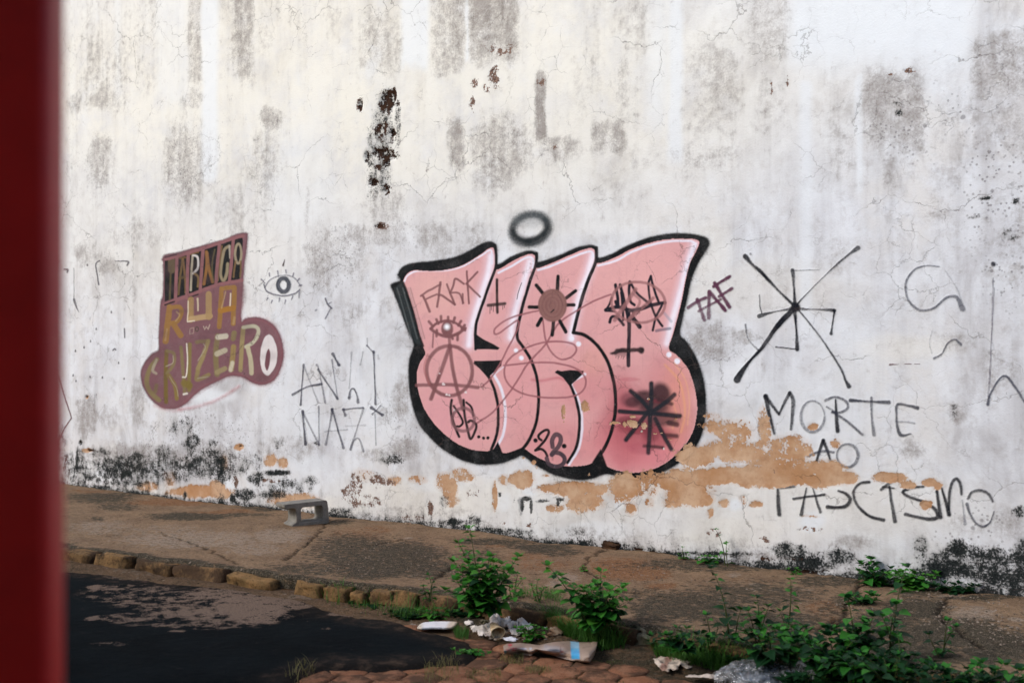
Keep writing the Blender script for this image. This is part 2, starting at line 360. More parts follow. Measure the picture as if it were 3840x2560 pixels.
# ------------------------------------------------------------------ spray paint: traced strokes rasterised on the wall's own lattice
CU0, CU1, CV0, CV1, CS = -.7, 10.95, -.1, 3.45, .005
cu = np.arange(CU0, CU1, CS); cv = np.arange(CV0, CV1, CS)
CUU, CVV = np.meshgrid(cu, cv)
CPX, CPY = proj(np.stack([CUU, np.zeros_like(CUU), CVV], -1))
H, W = CUU.shape
PCOL = np.zeros((H, W, 3)); PA = np.zeros((H, W)); PID = np.zeros((H, W), np.int32)
NZ1 = fbm(CUU * 9, CVV * 9, 4, 51); NZ2 = fbm(CUU * 45, CVV * 45, 3, 61)
JX = fbm(CUU * 16, CVV * 16, 3, 71); JY = fbm(CUU * 16, CVV * 16, 3, 81)
PARTS = []                 # (part name, part label, sub name, sub label)
def part(name, label=None, sub=None, sublabel=None):
    PARTS.append((name, label, sub, sublabel)); return len(PARTS)
def sub(name, label=None):
    p = PARTS[-1]; PARTS.append((p[0], p[1], name, label)); return len(PARTS)

BLK = (6, 11, 15); PUR = (124, 80, 82); NAVY = (36, 38, 58); WHT = (236, 232, 244); PINK = (222, 166, 166)

def window(x0, y0, x1, y1):
    a = on_wall(min(x0, 3850), min(max(y0, 0), 2500)); b = on_wall(min(x1, 3900), min(y1, 2500))
    us = [on_wall(x, y).x for x in (x0, x1) for y in (y0, y1)]
    vs = [on_wall(x, y).z for x in (x0, x1) for y in (y0, y1)]
    i0 = max(0, int((min(us) - CU0) / CS) - 1); i1 = min(W, int((max(us) - CU0) / CS) + 2)
    j0 = max(0, int((min(vs) - CV0) / CS) - 1); j1 = min(H, int((max(vs) - CV0) / CS) + 2)
    return slice(j0, j1), slice(i0, i1)

def smooth(pts, n=7):
    P = [np.array(p, float) for p in pts]
    if len(P) < 3: return np.array(P)
    Q = [2 * P[0] - P[1]] + P + [2 * P[-1] - P[-2]]
    out = []
    for i in range(1, len(Q) - 2):
        for k in range(n):
            t = k / n
            out.append(.5 * (2 * Q[i] + (Q[i + 1] - Q[i - 1]) * t + (2 * Q[i - 1] - 5 * Q[i] + 4 * Q[i + 1] - Q[i + 2]) * t * t
                             + (3 * Q[i] - Q[i - 1] - 3 * Q[i + 1] + Q[i + 2]) * t ** 3))
    out.append(P[-1])
    return np.array(out)

CLIP = [None]
def put(sl, a, col, idn):
    if CLIP[0] is not None: a = a * CLIP[0][sl]
    c = np.array(lin(col))
    A0 = PA[sl]; A1 = a + A0 * (1 - a)
    C0 = PCOL[sl]
    PCOL[sl] = np.where(A1[..., None] > 1e-5, (c * a[..., None] + C0 * (A0 * (1 - a))[..., None]) / np.maximum(A1, 1e-5)[..., None], C0)
    PA[sl] = A1
    if idn:
        PID[sl] = np.where(a > .07, idn, PID[sl])

def st(T, pts, w, col=BLK, a=1.0, so=None, curve=True, idn=None, jit=.6, ends=None, mot=.12):
    if T in ("C", "G3"): w = w * 1.18
    s = FR[T][2]
    P = [(*fr(T, p[:2]), (p[2] if len(p) > 2 else 1.0)) for p in pts]
    P = smooth(P) if curve and len(P) > 2 else np.array(P, float)
    if len(P) == 1: P = np.vstack([P, P + np.array([.5, .5, 0])])
    r = w * s / 2
    so = (r * .5 if so is None else so * s)
    so = max(so, 1.2)
    pad = r * P[:, 2].max() + so * 2 + 6
    sl = window(P[:, 0].min() - pad, P[:, 1].min() - pad, P[:, 0].max() + pad, P[:, 1].max() + pad)
    X = CPX[sl] + JX[sl] * jit * 2; Y = CPY[sl] + JY[sl] * jit * 2
    if X.size == 0: return
    D = np.full(X.shape, 1e9)
    for (x0, y0, w0), (x1, y1, w1) in zip(P[:-1], P[1:]):
        m = r * max(w0, w1) + so * 2 + 4
        bb = (X > min(x0, x1) - m) & (X < max(x0, x1) + m) & (Y > min(y0, y1) - m) & (Y < max(y0, y1) + m)
        if not bb.any(): continue
        x, y = X[bb], Y[bb]
        dx, dy = x1 - x0, y1 - y0
        t = np.clip(((x - x0) * dx + (y - y0) * dy) / max(dx * dx + dy * dy, 1e-6), 0, 1)
        d = np.hypot(x - x0 - t * dx, y - y0 - t * dy) - r * (w0 + (w1 - w0) * t)
        D[bb] = np.minimum(D[bb], d)
    al = 1 - sst(-so, so, D)
    al = np.clip(al * a * (1 + mot * NZ1[sl]), 0, 1)
    put(sl, al, col, len(PARTS) if idn is None else idn)

def poly(T, pts, col, a=1.0, so=3.0, curve=True, idn=None, jit=.6, mot=.05):
    P = smooth(list(pts) + [pts[0]], 6) if curve else np.array(list(pts) + [pts[0]], float)
    x0, y0, s = FR[T]
    P = P[:, :2] * s + np.array([x0, y0])
    so = max(so * s, 1.0)
    sl = window(P[:, 0].min() - so - 6, P[:, 1].min() - so - 6, P[:, 0].max() + so + 6, P[:, 1].max() + so + 6)
    X = CPX[sl] + JX[sl] * jit * 2; Y = CPY[sl] + JY[sl] * jit * 2
    ins = np.zeros(X.shape, bool)
    D = np.full(X.shape, 1e9)
    for (ax, ay), (bx, by) in zip(P[:-1], P[1:]):
        c = ((ay > Y) != (by > Y))
        with np.errstate(divide='ignore', invalid='ignore'):
            ins ^= c & (X < (bx - ax) * (Y - ay) / (by - ay + 1e-12) + ax)
        m = so + 3
        bb = (X > min(ax, bx) - m) & (X < max(ax, bx) + m) & (Y > min(ay, by) - m) & (Y < max(ay, by) + m)
        if bb.any():
            x, y = X[bb], Y[bb]; dx, dy = bx - ax, by - ay
            t = np.clip(((x - ax) * dx + (y - ay) * dy) / max(dx * dx + dy * dy, 1e-6), 0, 1)
            D[bb] = np.minimum(D[bb], np.hypot(x - ax - t * dx, y - ay - t * dy))
    sd = np.where(ins, -D, D)
    al = np.clip((1 - sst(-so, so, sd)) * a * (1 + mot * NZ1[sl]), 0, 1)
    put(sl, al, col, len(PARTS) if idn is None else idn)

def ell(T, cx, cy, rx, ry, w, col, a=1.0, so=None, rot=0, t0=0, t1=360, idn=None, wf=None):
    c, s_ = math.cos(math.radians(rot)), math.sin(math.radians(rot))
    pts = []
    for k in range(33):
        t = math.radians(t0 + (t1 - t0) * k / 32)
        x, y = rx * math.cos(t), ry * math.sin(t)
        pts.append((cx + x * c - y * s_, cy + x * s_ + y * c, wf(k / 32) if wf else 1))
    st(T, pts, w, col, a, so, False, idn)

def blob(T, cx, cy, rx, ry, col, a=1.0, soft=.4, idn=None, nz=.3):
    x0, y0, s = FR[T]
    X0, Y0 = fr(T, (cx, cy)); RX, RY = rx * s, ry * s
    sl = window(X0 - RX * 1.7, Y0 - RY * 1.7, X0 + RX * 1.7, Y0 + RY * 1.7)
    r = np.hypot((CPX[sl] - X0) / RX, (CPY[sl] - Y0) / RY) + nz * .35 * NZ1[sl]
    put(sl, np.clip((1 - sst(1 - soft, 1 + soft, r)) * a, 0, 1), col, len(PARTS) if idn is None else idn)

# ---- the pink lettering
part('bubble_lettering', 'big pink bubble lettering with thick black outline and white highlights')
outer = [(128,400),(150,362),(205,337),(300,327),(400,312),(480,287),(560,242),(618,220),(652,232),(664,262),(664,340),(735,303),(815,272),(862,274),(878,300),(880,330),(1000,290),(1090,252),(1160,238),(1192,252),(1200,305),(1265,290),(1350,247),(1450,207),(1560,182),(1680,178),(1770,195),(1798,222),(1792,255),(1742,335),(1706,420),(1680,530),(1655,640),(1642,715),(1680,758),(1732,850),(1766,950),(1780,1060),(1776,1170),(1752,1270),(1705,1345),(1640,1402),(1560,1450),(1480,1482),(1400,1493),(1310,1478),(1240,1466),(1170,1490),(1100,1498),(1000,1480),(930,1452),(860,1412),(800,1368),(760,1382),(690,1406),(600,1416),(500,1400),(400,1352),(320,1287),(250,1207),(213,1120),(193,1020),(187,920),(195,840),(215,772),(186,700),(150,605),(112,505),(92,458),(112,440),(142,428)]
poly('A', outer, BLK, 1, 6)
st('A', outer, 10, BLK, .35, 12, idn=len(PARTS))
inner = [(160,440),(176,405),(215,380),(300,382),(400,374),(480,350),(560,303),(622,260),(646,266),(652,320),(658,375),(740,332),(808,300),(850,293),(866,315),(872,366),(950,340),(1040,302),(1130,266),(1172,262),(1188,290),(1196,340),(1290,312),(1380,266),(1480,232),(1580,213),(1680,210),(1738,222),(1725,270),(1690,340),(1670,420),(1650,520),(1626,620),(1600,710),(1578,795),(1620,830),(1672,890),(1706,970),(1725,1060),(1726,1150),(1700,1250),(1640,1332),(1570,1396),(1490,1436),(1400,1453),(1300,1440),(1238,1412),(1196,1388),(1150,1410),(1080,1420),(1000,1415),(920,1390),(850,1352),(803,1322),(765,1332),(705,1348),(655,1326),(600,1339),(530,1330),(455,1300),(380,1245),(310,1170),(265,1090),(240,1000),(236,930),(252,870),(282,820),(262,770),(240,690),(215,600),(190,520)]
_pa = PA.copy(); PA[:] = 0; poly('A', inner, PINK, 1, 3, mot=0); MASK = PA.copy(); PA[:] = np.maximum(_pa, MASK)
_pc = None
CLIP[0] = MASK
# paler and redder passes inside
for cx, cy, rx, ry, c, a in [(1400,420,260,180,(232,176,172),.5),(350,500,160,120,(230,184,172),.4),(420,1150,160,160,(224,158,166),.5),(1150,1000,170,120,(206,120,126),.35),
        (1450,1330,260,130,(212,110,122),.6),(1000,1300,200,120,(212,136,138),.5),(1350,1180,100,220,(170,72,84),.55),(1560,1000,120,160,(196,104,108),.35),(1480,1180,200,120,(150,60,70),.45),(1620,1100,80,220,(226,150,130),.5),(800,1000,120,200,(224,156,160),.4),(1180,860,70,80,(220,160,148),.5),(1330,1100,60,120,(190,92,104),.3),(1240,1230,60,90,(190,92,104),.35)]:
    blob('A', cx, cy, rx, ry, c, a, .6)
st('A', [(1560,880),(1630,960),(1660,1060),(1665,1160),(1645,1240)], 10, (232,170,120), .6, 8)
st('A', [(1610,870),(1668,960),(1690,1080),(1680,1200)], 6, (236,180,130), .5, 5)
st('A', [(1590,1060),(1620,1140),(1600,1220)], 8, (232,170,130), .5, 6)
st('A', [(850,960),(900,965),(980,950),(1020,960)], 12, (180,70,90), .5, 10)
# soft white glows down the right side of each letter, then the crisp white lines
for p in ([(628,300),(612,400),(580,500),(545,610),(522,700),(512,775)], [(835,330),(808,430),(775,540),(745,650),(735,735)],
          [(1172,300),(1145,400),(1108,500),(1080,610),(1062,700),(1056,740)], [(1715,245),(1675,370),(1645,480),(1612,600),(1585,700),(1572,765)]):
    st('A', p, 52, (240,226,240), .55, 32)
    st('A', p, 26, (246,240,250), .85, 13)
st('A', [(165,435),(182,405),(230,380),(300,377),(400,374),(480,352),(570,300),(622,268),(634,285),(632,340)], 11, WHT, .95, 4)
st('A', [(668,388),(740,352),(805,314),(840,306),(854,325),(850,360)], 12, WHT, .95, 4)
st('A', [(880,374),(950,352),(1040,315),(1125,283),(1165,276),(1176,300)], 12, WHT, .95, 4)
st('A', [(1202,350),(1300,324),(1385,276),(1490,240),(1590,221),(1690,219),(1722,232)], 12, WHT, .95, 4)
st('A', [(1728,232),(1690,320),(1668,400)], 10, WHT, .8, 4)
st('A', [(642,928),(680,995),(702,1080),(707,1170),(692,1260),(656,1325)], 15, WHT, .95, 4)
st('A', [(1132,930),(1060,978),(1090,1050),(1112,1130),(1116,1230),(1096,1330),(1048,1412)], 15, WHT, .9, 4)
st('A', [(640,938),(700,890)], 8, WHT, .6, 4)
CLIP[0] = None
# black separating lines
st('A', [(650,240),(657,300),(650,370),(620,450),(582,560),(553,650),(546,720),(548,795)], 16, BLK, 1, 3)
st('A', [(872,285),(868,345),(838,430),(800,560),(776,660),(770,735),(800,785),(842,850),(870,930),(884,1020),(884,1110),(868,1200),(840,1270),(805,1322),(770,1342)], 17, BLK, 1, 3)
st('A', [(1192,255),(1188,330),(1150,425),(1112,540),(1086,640),(1070,708)], 19, BLK, 1, 3)
st('A', [(1070,708),(1130,722),(1190,768),(1242,840),(1276,930),(1293,1030),(1293,1130),(1275,1230),(1240,1318),(1195,1385)], 19, BLK, 1, 3)
st('A', [(545,872),(600,918),(640,990),(664,1080),(669,1180),(656,1270),(632,1330)], 16, BLK, 1, 3)
st('A', [(1045,965),(1082,1060),(1103,1160),(1100,1250),(1082,1330),(1040,1402)], 16, BLK, 1, 3)
poly('A', [(545,712),(585,742),(640,768),(676,790),(668,799),(545,797)], BLK, 1, 2, False)
poly('A', [(538,860),(690,856),(686,885),(650,918),(612,948),(575,908)], BLK, 1, 2, False)
poly('A', [(970,920),(985,908),(1010,914),(1055,908),(1126,912),(1120,930),(1085,962),(1050,995),(1015,950)], BLK, 1, 2, False)
poly('A', [(640,1335),(668,1290),(690,1345),(660,1360)], BLK, 1, 3, False)
poly('A', [(1170,1400),(1215,1330),(1250,1420),(1200,1440)], BLK, 1, 4, False)
for x, y, r in ((763,803,11),(792,843,12),(1062,740,12),(1098,768,13),(1580,825,14),(1625,860,15)):
    st('A', [(x, y, 1)], r * 2, (244,242,252), 1, 5)
# the half-filled shade at the left
poly('A', [(112,470),(158,438),(186,520),(212,605),(236,690),(262,775),(228,765),(196,700),(152,605)], (40,48,50), .9, 8, False)
for k in range(9):
    x = 118 + k * 10
    st('A', [(x, 470), (x + 38, 600), (x + 78, 740)], 4, (116,122,122) if k % 3 == 1 else (16,24,28), .5, 5)
st('A', [(160,440),(188,520),(215,605),(240,700),(266,780)], 12, BLK, .95, 4)
st('A', [(136,415),(165,370),(200,352)], 16, (24,30,32), .7, 10)
# ---- things written over it
part('painted_word', 'brown sprayed F word scrawled across the first pink letter', 'letter', None)
st('A1', [(103,285),(125,330),(155,408)], 20, PUR, .9); st('A1', [(84,282),(150,238),(242,190)], 17, PUR, .85); st('A1', [(130,305),(215,268)], 15, PUR, .85)
sub('letter')
st('A1', [(245,172),(232,270),(216,370)], 19, PUR, .9); st('A1', [(228,275),(262,280),(360,350)], 19, PUR, .9); st('A1', [(298,188),(325,260),(360,350)], 17, PUR, .9)
sub('letter')
st('A1', [(435,183),(368,142),(350,200),(326,256)], 17, PUR, .9); st('A1', [(326,256),(395,262),(430,340)], 16, PUR, .85); st('A1', [(424,266),(425,342)], 16, PUR, .85)
sub('letter')
st('A1', [(459,80),(466,200),(475,342)], 16, PUR, .9, curve=False); st('A1', [(545,88),(455,182),(565,288)], 17, PUR, .9, curve=False)
part('painted_eye', 'brown sprayed eye with white pupil on the first pink letter')
st('A1', [(165,548),(215,505),(300,484),(385,512),(445,562)], 22, PUR, .95); st('A1', [(165,548),(215,585),(300,612),(385,590),(448,545)], 26, PUR, .95)
blob('A1', 300, 550, 50, 66, PUR, .97, .15)
for q in ([(150,490),(178,525)],[(212,473),(226,508)],[(248,448),(250,492)],[(308,455),(308,492)],[(362,460),(350,502)],[(412,488),(392,522)],[(442,520),(420,552)],[(330,600),(345,630)],[(385,590),(385,640)],[(215,560),(212,610)]):
    st('A1', q, 22, PUR, .9)
st('A1', [(185,590),(180,700)], 14, PUR, .75); st('A1', [(318,610),(320,700)], 26, PUR, .8)
st('A1', [(297,533,1)], 40, (250,250,255), 1, 18)
part('painted_symbol', 'brown sprayed circled letter A at the lower left of the pink lettering')
ell('A1', 318, 892, 188, 204, 30, PUR, .88)
st('A1', [(322,690),(250,890),(165,1122)], 32, PUR, .9); st('A1', [(322,690),(345,880),(385,1060),(430,1210)], 30, PUR, .9); st('A1', [(50,1010),(300,1005),(552,1028)], 28, PUR, .85)
st('A1', [(140,760),(110,880),(150,1000)], 18, (170,100,100), .5)
for x, y, r in ((268,1000,9),(290,1085,8),(450,1070,8),(355,1215,9),(232,915,4),(312,1090,6)):
    st('A1', [(x, y, 1), (x + 6, y + 4, .6)], r * 2.4, (226,214,214), .95, 2, jit=1.5)
part('painted_scribble', 'thin brown looping spray line running across the middle pink letters')
SCR = (150, 92, 98)
st('A1', [(585,1022),(650,960),(730,840),(800,700),(850,600),(882,520),(868,484),(800,530),(720,588),(685,588),(690,548),(760,490),(870,442),(1040,402)], 15, SCR, .85)
st('A', [(550,1195),(640,1132),(740,1012),(830,872),(920,772),(990,660),(1090,590),(1180,540),(1270,505)], 10, SCR, .85)
st('A', [(905,640),(920,740),(950,810),(1000,850),(1055,840),(1086,802),(1065,768),(980,755),(880,768),(780,808),(718,862),(702,925),(725,985),(795,1032),(900,1053),(1020,1055),(1100,1035),(1136,990),(1128,940),(1080,898),(980,872),(860,868),(700,885)], 10, SCR, .85)
part('painted_cross', 'small black upside-down cross on the second pink letter')
st('A1', [(703,148),(704,280),(709,418)], 22, (26,20,18), 1); st('A1', [(632,358),(700,352),(768,344)], 26, (26,20,18), .95)
for x, y in ((648,425),(660,395),(676,408),(752,392),(766,378)): st('A1', [(x, 362), (x, y)], 6, (30,20,18), .85)
st('A1', [(906,175),(880,250),(868,310)], 6, BLK, .9)
part('painted_star', 'black sprayed rays around a solid brown disc on the third pink letter')
for q in ([(493,210),(484,400)],[(190,335),(290,460)],[(92,640),(225,638)],[(742,412),(610,510)],[(718,610),(610,608)],[(260,800),(205,895)],[(432,840),(412,1030)],[(520,830),(602,985)]):
    st('A2', q, 50, BLK, 1, 8)
blob('A2', 415, 615, 200, 228, (134,94,88), .97, .07, nz=.1)
for k in range(7): ell('A2', 415, 615, 195 - k * 26, 222 - k * 28, 10, (150,108,104) if k % 2 else (116,80,78), .45, 8)
st('A2', [(395,710),(435,675)], 18, (40,34,36), .9)
part('painted_tag', 'black tangled tag over a downturned cross on the fourth pink letter')
T_ = (22, 22, 34)
for q, w in (([(1300,330),(1325,470),(1340,620)],44),([(1365,330),(1400,460),(1440,640),(1480,820)],42),([(1500,285),(1488,420),(1510,560),(1565,612)],40),([(1510,300),(1590,430),(1700,530),(1790,600)],36),
        ([(1795,205),(1762,330),(1790,560),(1850,740),(1905,840),(1955,905)],34),([(1795,215),(1850,420),(1912,580)],36),([(1165,680),(1215,600),(1245,510)],30),([(1165,680),(1330,640),(1560,690),(1800,612),(1990,580)],52),
        ([(1170,690),(1285,700)],30),([(1222,850),(1245,782),(1310,775),(1380,840),(1415,890)],40),([(1950,620),(1865,780),(1822,965)],34),([(1540,790),(1600,860),(1640,915)],62),([(1380,440),(1400,640),(1410,820)],34),([(1330,640),(1300,560)],40),([(1560,690),(1530,800)],36)):
    st('A2', q, w, T_, 1, 7)
st('A2', [(1872,972),(1950,955),(2060,938)], 40, (60,74,96), .6); st('A2', [(1980,720),(2080,840)], 40, (120,140,160), .4)
st('A2', [(1480,700),(1492,900),(1485,1180),(1480,1455)], 54, T_, 1, 7)
st('A2', [(1235,1275,.5),(1330,1262,1.1),(1480,1248,1),(1600,1235,1),(1660,1240,1.5)], 62, (30,22,26), .95, 16, jit=3)
for k in range(12): st('A2', [(1290 + k * 15, 1290), (1290 + k * 15, 1310 + (k * 37 % 60))], 8, (34,22,24), .8)
C2 = (152, 104, 104)
ell('A2', 1620, 572, 378, 284, 38, C2, .8, rot=6)
st('A2', [(1580,390),(1440,600),(1290,820)], 56, C2, .8); st('A2', [(1830,515),(1660,660),(1500,800)], 46, C2, .8); st('A2', [(1540,450),(1640,540),(1600,660),(1500,790)], 36, C2, .7); st('A2', [(1500,690),(1640,660)], 46, (90,70,74), .7)
part('painted_monogram', 'small black initials with three dots under the circled letter A', 'letter', None)
st('A1', [(334,1130),(326,1200),(345,1300),(396,1430)], 21, BLK, 1); st('A1', [(350,1178),(400,1250),(428,1310),(405,1345),(378,1345)], 18, BLK, 1)
sub('letter')
st('A1', [(432,1130),(440,1240),(462,1350),(490,1448),(528,1380),(536,1330),(495,1298),(470,1310)], 21, BLK, 1); st('A1', [(455,1150),(498,1190),(512,1258)], 18, BLK, 1)
sub('dot')
for x, y in ((556,1431),(595,1441),(632,1438)): st('A1', [(x, y, 1)], 26, BLK, 1, 3)
sub('ring'); ell('A1', 430, 1290, 92, 94, 26, (120,84,88), .8)
part('painted_number', 'small dotted 2 and 8 at the foot of the third pink letter', 'digit', None)
st('A4', [(688,520),(640,485),(632,430),(690,365),(770,322),(825,335),(825,400),(770,500),(690,600),(600,690),(572,715)], 52, BLK, 1, 8); st('A4', [(572,715),(680,695),(760,750),(800,825)], 52, BLK, 1, 8)
st('A4', [(568,525,1)], 84, BLK, 1, 10)
sub('digit')
st('A4', [(905,650),(895,530),(940,430),(1000,408),(1055,450),(1062,550),(1010,660),(930,740),(890,800)], 88, (78,62,70), .95, 8)
st('A4', [(890,800),(960,760),(1070,790),(1140,870),(1120,970),(1020,1030),(900,1020),(820,960),(790,870)], 84, (74,60,68), .95, 8)
st('A4', [(1130,635,1)], 88, BLK, 1, 10)
for x in (895, 915): st('A4', [(x, 840), (x, 915)], 8, (70,40,50), .7)
part('painted_asterisk', 'black eight-armed asterisk over a dark red smear on the last pink letter')
BR = (62, 38, 44)
CLIP[0] = MASK
for cx, cy, rx, ry, c, a in [(560,1010,260,110,(128,44,58),.6),(900,1160,240,150,(150,60,72),.5),(650,1330,200,90,(170,80,96),.35),(480,620,140,110,(110,60,70),.6),(930,520,150,150,BR,.95),(700,590,170,110,BR,.9),(820,720,240,120,BR,.85),(960,900,240,110,BR,.7),(520,660,110,80,BR,.7),(430,930,150,70,(96,40,50),.6),(800,1100,120,130,(110,44,56),.5),(900,640,180,30,(120,50,60),.6),(480,320,140,30,(180,84,100),.35)]:
    blob('A3', cx, cy, rx, ry, c, a, .35)
for q, w in (([(1050,960),(1170,985)],76),([(1000,1140),(1165,1150)],64),([(900,620),(1090,680)],60),([(690,1300),(960,1320)],50)): st('A3', q, w, BR, .85, 20)
CLIP[0] = None
K3 = (34, 36, 44)
for q in ([(795,380),(792,600),(785,800)],[(492,492),(620,600),(745,745)],[(1135,545),(1000,660),(830,785)],[(325,788),(560,808),(800,822),(1215,858)],[(745,800),(600,980),(420,1210)],[(775,850),(765,1100),(748,1400)],[(850,900),(960,1120),(1085,1345)]):
    st('A3', q, 66, K3, .97, 16)
# ---- black ring above
part('painted_ring', 'soft black sprayed oval ring floating above the pink lettering')
ell('A', 838, 152, 96, 72, 50, (24,32,36), .93, 16, rot=-16, wf=lambda t: 1 + .15 * math.sin(t * 6.28))
ell('A', 838, 150, 92, 66, 22, (14,24,28), .8, 9, rot=-16, t0=-20, t1=190)
blob('A', 838, 100, 100, 44, (90,100,104), .35, .6)

# ---- brown and gold street-name panel
part('painted_panel', 'brown boot-shaped sprayed panel with gold block letters spelling a street name')
SG = (122, 84, 90)
shape = [(200,252),(228,216),(330,196),(440,166),(600,120),(720,86),(830,42),(905,30),(916,62),(902,200),(886,330),(878,470),(868,620),(864,768),(900,752),(960,742),(1040,748),(1110,785),(1170,850),(1208,950),(1220,1050),(1202,1150),(1160,1240),(1100,1290),(1040,1302),(960,1285),(880,1240),(800,1225),(740,1235),(680,1265),(590,1310),(520,1350),(460,1400),(400,1460),(320,1500),(210,1500),(120,1440),(60,1360),(25,1270),(25,1180),(60,1110),(110,1050),(170,1010),(172,900),(180,750),(186,620),(204,560),(212,420),(210,300)]
poly('B2', shape, SG, 1, 5)
st('B2', shape[12:34], 26, (170,96,104), .4, 26)
st('B2', shape, 16, (96,60,68), .7, 10)
poly('B2', [(222,262),(330,232),(520,182),(700,110),(872,66),(878,100),(866,300),(852,420),(640,462),(420,540),(220,606)], (12,16,18), 1, 4, False)
poly('B2', [(200,640),(420,570),(860,440),(858,700),(640,760),(500,820),(200,950)], (120,82,86), .6, 20)
sub('letter'); st('B2', [(280,262),(280,340)], 62, (98,84,60), .95, 8, curve=False); st('B2', [(272,350),(262,590)], 16, (90,80,50), .8)
sub('letter'); st('B2', [(372,250),(352,400),(336,545)], 18, (110,88,52), .85); st('B2', [(376,250),(392,400),(396,530)], 18, (120,92,56), .85); st('B2', [(345,410),(396,398)], 22, (92,74,46), .8); st('B2', [(350,240),(395,236)], 18, (110,84,50), .8)
sub('letter'); st('B2', [(455,225),(446,360),(438,510)], 18, (170,160,140), .9); st('B2', [(458,215),(498,235),(500,320),(460,372)], 17, (206,200,196), .95); st('B2', [(468,372),(500,400),(498,480)], 18, (130,104,64), .8); st('B2', [(440,205),(500,190)], 22, (120,88,46), .8)
sub('letter'); st('B2', [(572,190),(575,300),(550,460)], 24, (150,104,54), .9); st('B2', [(576,200),(590,320),(622,440)], 26, (140,98,54), .9); st('B2', [(640,170),(618,300),(628,440)], 14, (100,90,60), .6)
sub('letter'); st('B2', [(762,140),(722,172),(702,260),(692,380),(716,430),(742,370),(750,290)], 24, (150,136,108), .9); st('B2', [(700,140),(680,300),(668,430)], 16, (120,92,60), .8); st('B2', [(765,140),(770,240)], 16, (176,166,150), .8)
sub('letter'); ell('B2', 838, 205, 26, 82, 20, (160,146,120), .9); st('B2', [(815,270),(805,330),(800,400)], 16, (120,94,60), .8); st('B2', [(858,270),(860,330),(856,400)], 16, (120,94,60), .8)
for k, q in enumerate(([(326,232),(318,420),(310,612)],[(420,206),(412,400),(408,575)],[(545,162),(530,340),(518,508)],[(682,108),(664,290),(650,470)],[(797,76),(782,260),(764,444)],[(216,632),(300,600),(420,558),(540,510),(650,470),(770,444),(872,428)],[(232,250),(330,226),(545,160),(682,114),(797,76),(880,54)])):
    st('B2', q, 27, (138,92,94), 1, 4, idn=[i + 1 for i, p in enumerate(PARTS) if p[0] == 'painted_panel' and p[2] is None][0])
st('B2', [(222,636),(300,606)], 14, (14,16,18), .9); st('B2', [(425,572),(500,545)], 12, (14,16,18), .9); st('B2', [(225,236),(320,212)], 12, (50,34,44), .8)
GD = (146, 108, 58); GL = (178, 150, 108); OL = (128, 114, 76); PL = (170, 162, 140)
sub('letter'); st('B2', [(262,655),(245,780),(228,940)], 50, GD, .97, 5); st('B2', [(262,660),(340,650),(362,700),(325,770),(270,790)], 36, GD, .97, 5); st('B2', [(290,790),(355,890)], 48, GD, .97, 5); st('B2', [(320,690),(345,720),(310,770)], 12, GL, .6); st('B2', [(240,840),(225,930)], 16, GL, .5)
sub('letter'); st('B2', [(440,590),(438,760)], 50, (158,128,84), .93, 5); st('B2', [(438,752),(600,728)], 46, GL, .9, 5); st('B2', [(590,545),(590,735)], 52, (162,134,92), .93, 5); st('B2', [(496,580),(500,680)], 14, (216,200,170), .8); st('B2', [(418,600),(412,770)], 10, (220,206,180), .8); st('B2', [(414,775),(470,768)], 10, (230,220,200), .8)
sub('letter'); st('B2', [(700,500),(680,820)], 40, GD, .97, 5, curve=False); st('B2', [(700,498),(805,484)], 38, GD, .97, 5); st('B2', [(808,490),(798,790)], 42, GD, .97, 5, curve=False); st('B2', [(690,680),(800,660)], 46, (160,112,44), .97, 5); st('B2', [(776,540),(772,640)], 12, (222,206,180), .8); st('B2', [(735,525),(700,660)], 12, GL, .6)
st('B2', [(810,740),(800,790)], 20, GL, .5)
sub('small_lettering', 'tiny pale writing squeezed between the two rows of big letters')
st('B2', [(430,835),(462,826),(462,872),(430,878),(430,838)], 7, (190,170,150), .5, curve=False); ell('B2', 490, 838, 13, 18, 9, (60,60,40), .8); st('B2', [(545,815),(556,842),(570,816),(586,840),(598,800)], 8, (206,190,170), .6, curve=False)
sub('letter'); st('B2', [(152,1092),(95,1170),(68,1270),(90,1350),(150,1416),(172,1432)], 38, OL, .92, 8); st('B2', [(150,1095),(118,1180),(148,1210)], 22, PL, .7); st('B2', [(150,1310),(140,1360)], 34, (120,104,70), .8)
sub('letter'); st('B2', [(235,1025),(228,1240),(232,1450)], 34, (112,94,44), .95, 8); st('B2', [(240,1020),(298,1045),(296,1130),(240,1206)], 26, OL, .9); st('B2', [(255,1225),(305,1310),(322,1420)], 34, (130,110,60), .95, 8); st('B2', [(290,1060),(290,1120),(230,1150)], 9, PL, .7); st('B2', [(262,1235),(318,1330),(334,1400)], 7, PL, .6)
sub('letter'); st('B2', [(358,990),(372,1160),(390,1370)], 28, OL, .9, 8); st('B2', [(430,965),(428,1160),(425,1350)], 32, (126,112,62), .9, 8); st('B2', [(385,1290),(425,1310)], 60, (120,104,48), .9, 12); st('B2', [(404,960),(412,1100),(402,1230),(370,1240)], 11, (222,216,200), .9); st('B2', [(380,1385),(410,1378)], 16, (226,222,210), .9)
sub('letter'); st('B2', [(490,945),(590,935)], 30, OL, .9, 8); st('B2', [(585,940),(545,1060),(500,1170)], 36, (150,134,88), .9, 8); st('B2', [(500,1190),(495,1260),(590,1220)], 34, (140,124,78), .9, 8); st('B2', [(500,1250),(585,1235)], 10, PL, .7); st('B2', [(545,960),(560,1000),(500,1100)], 9, PL, .6)
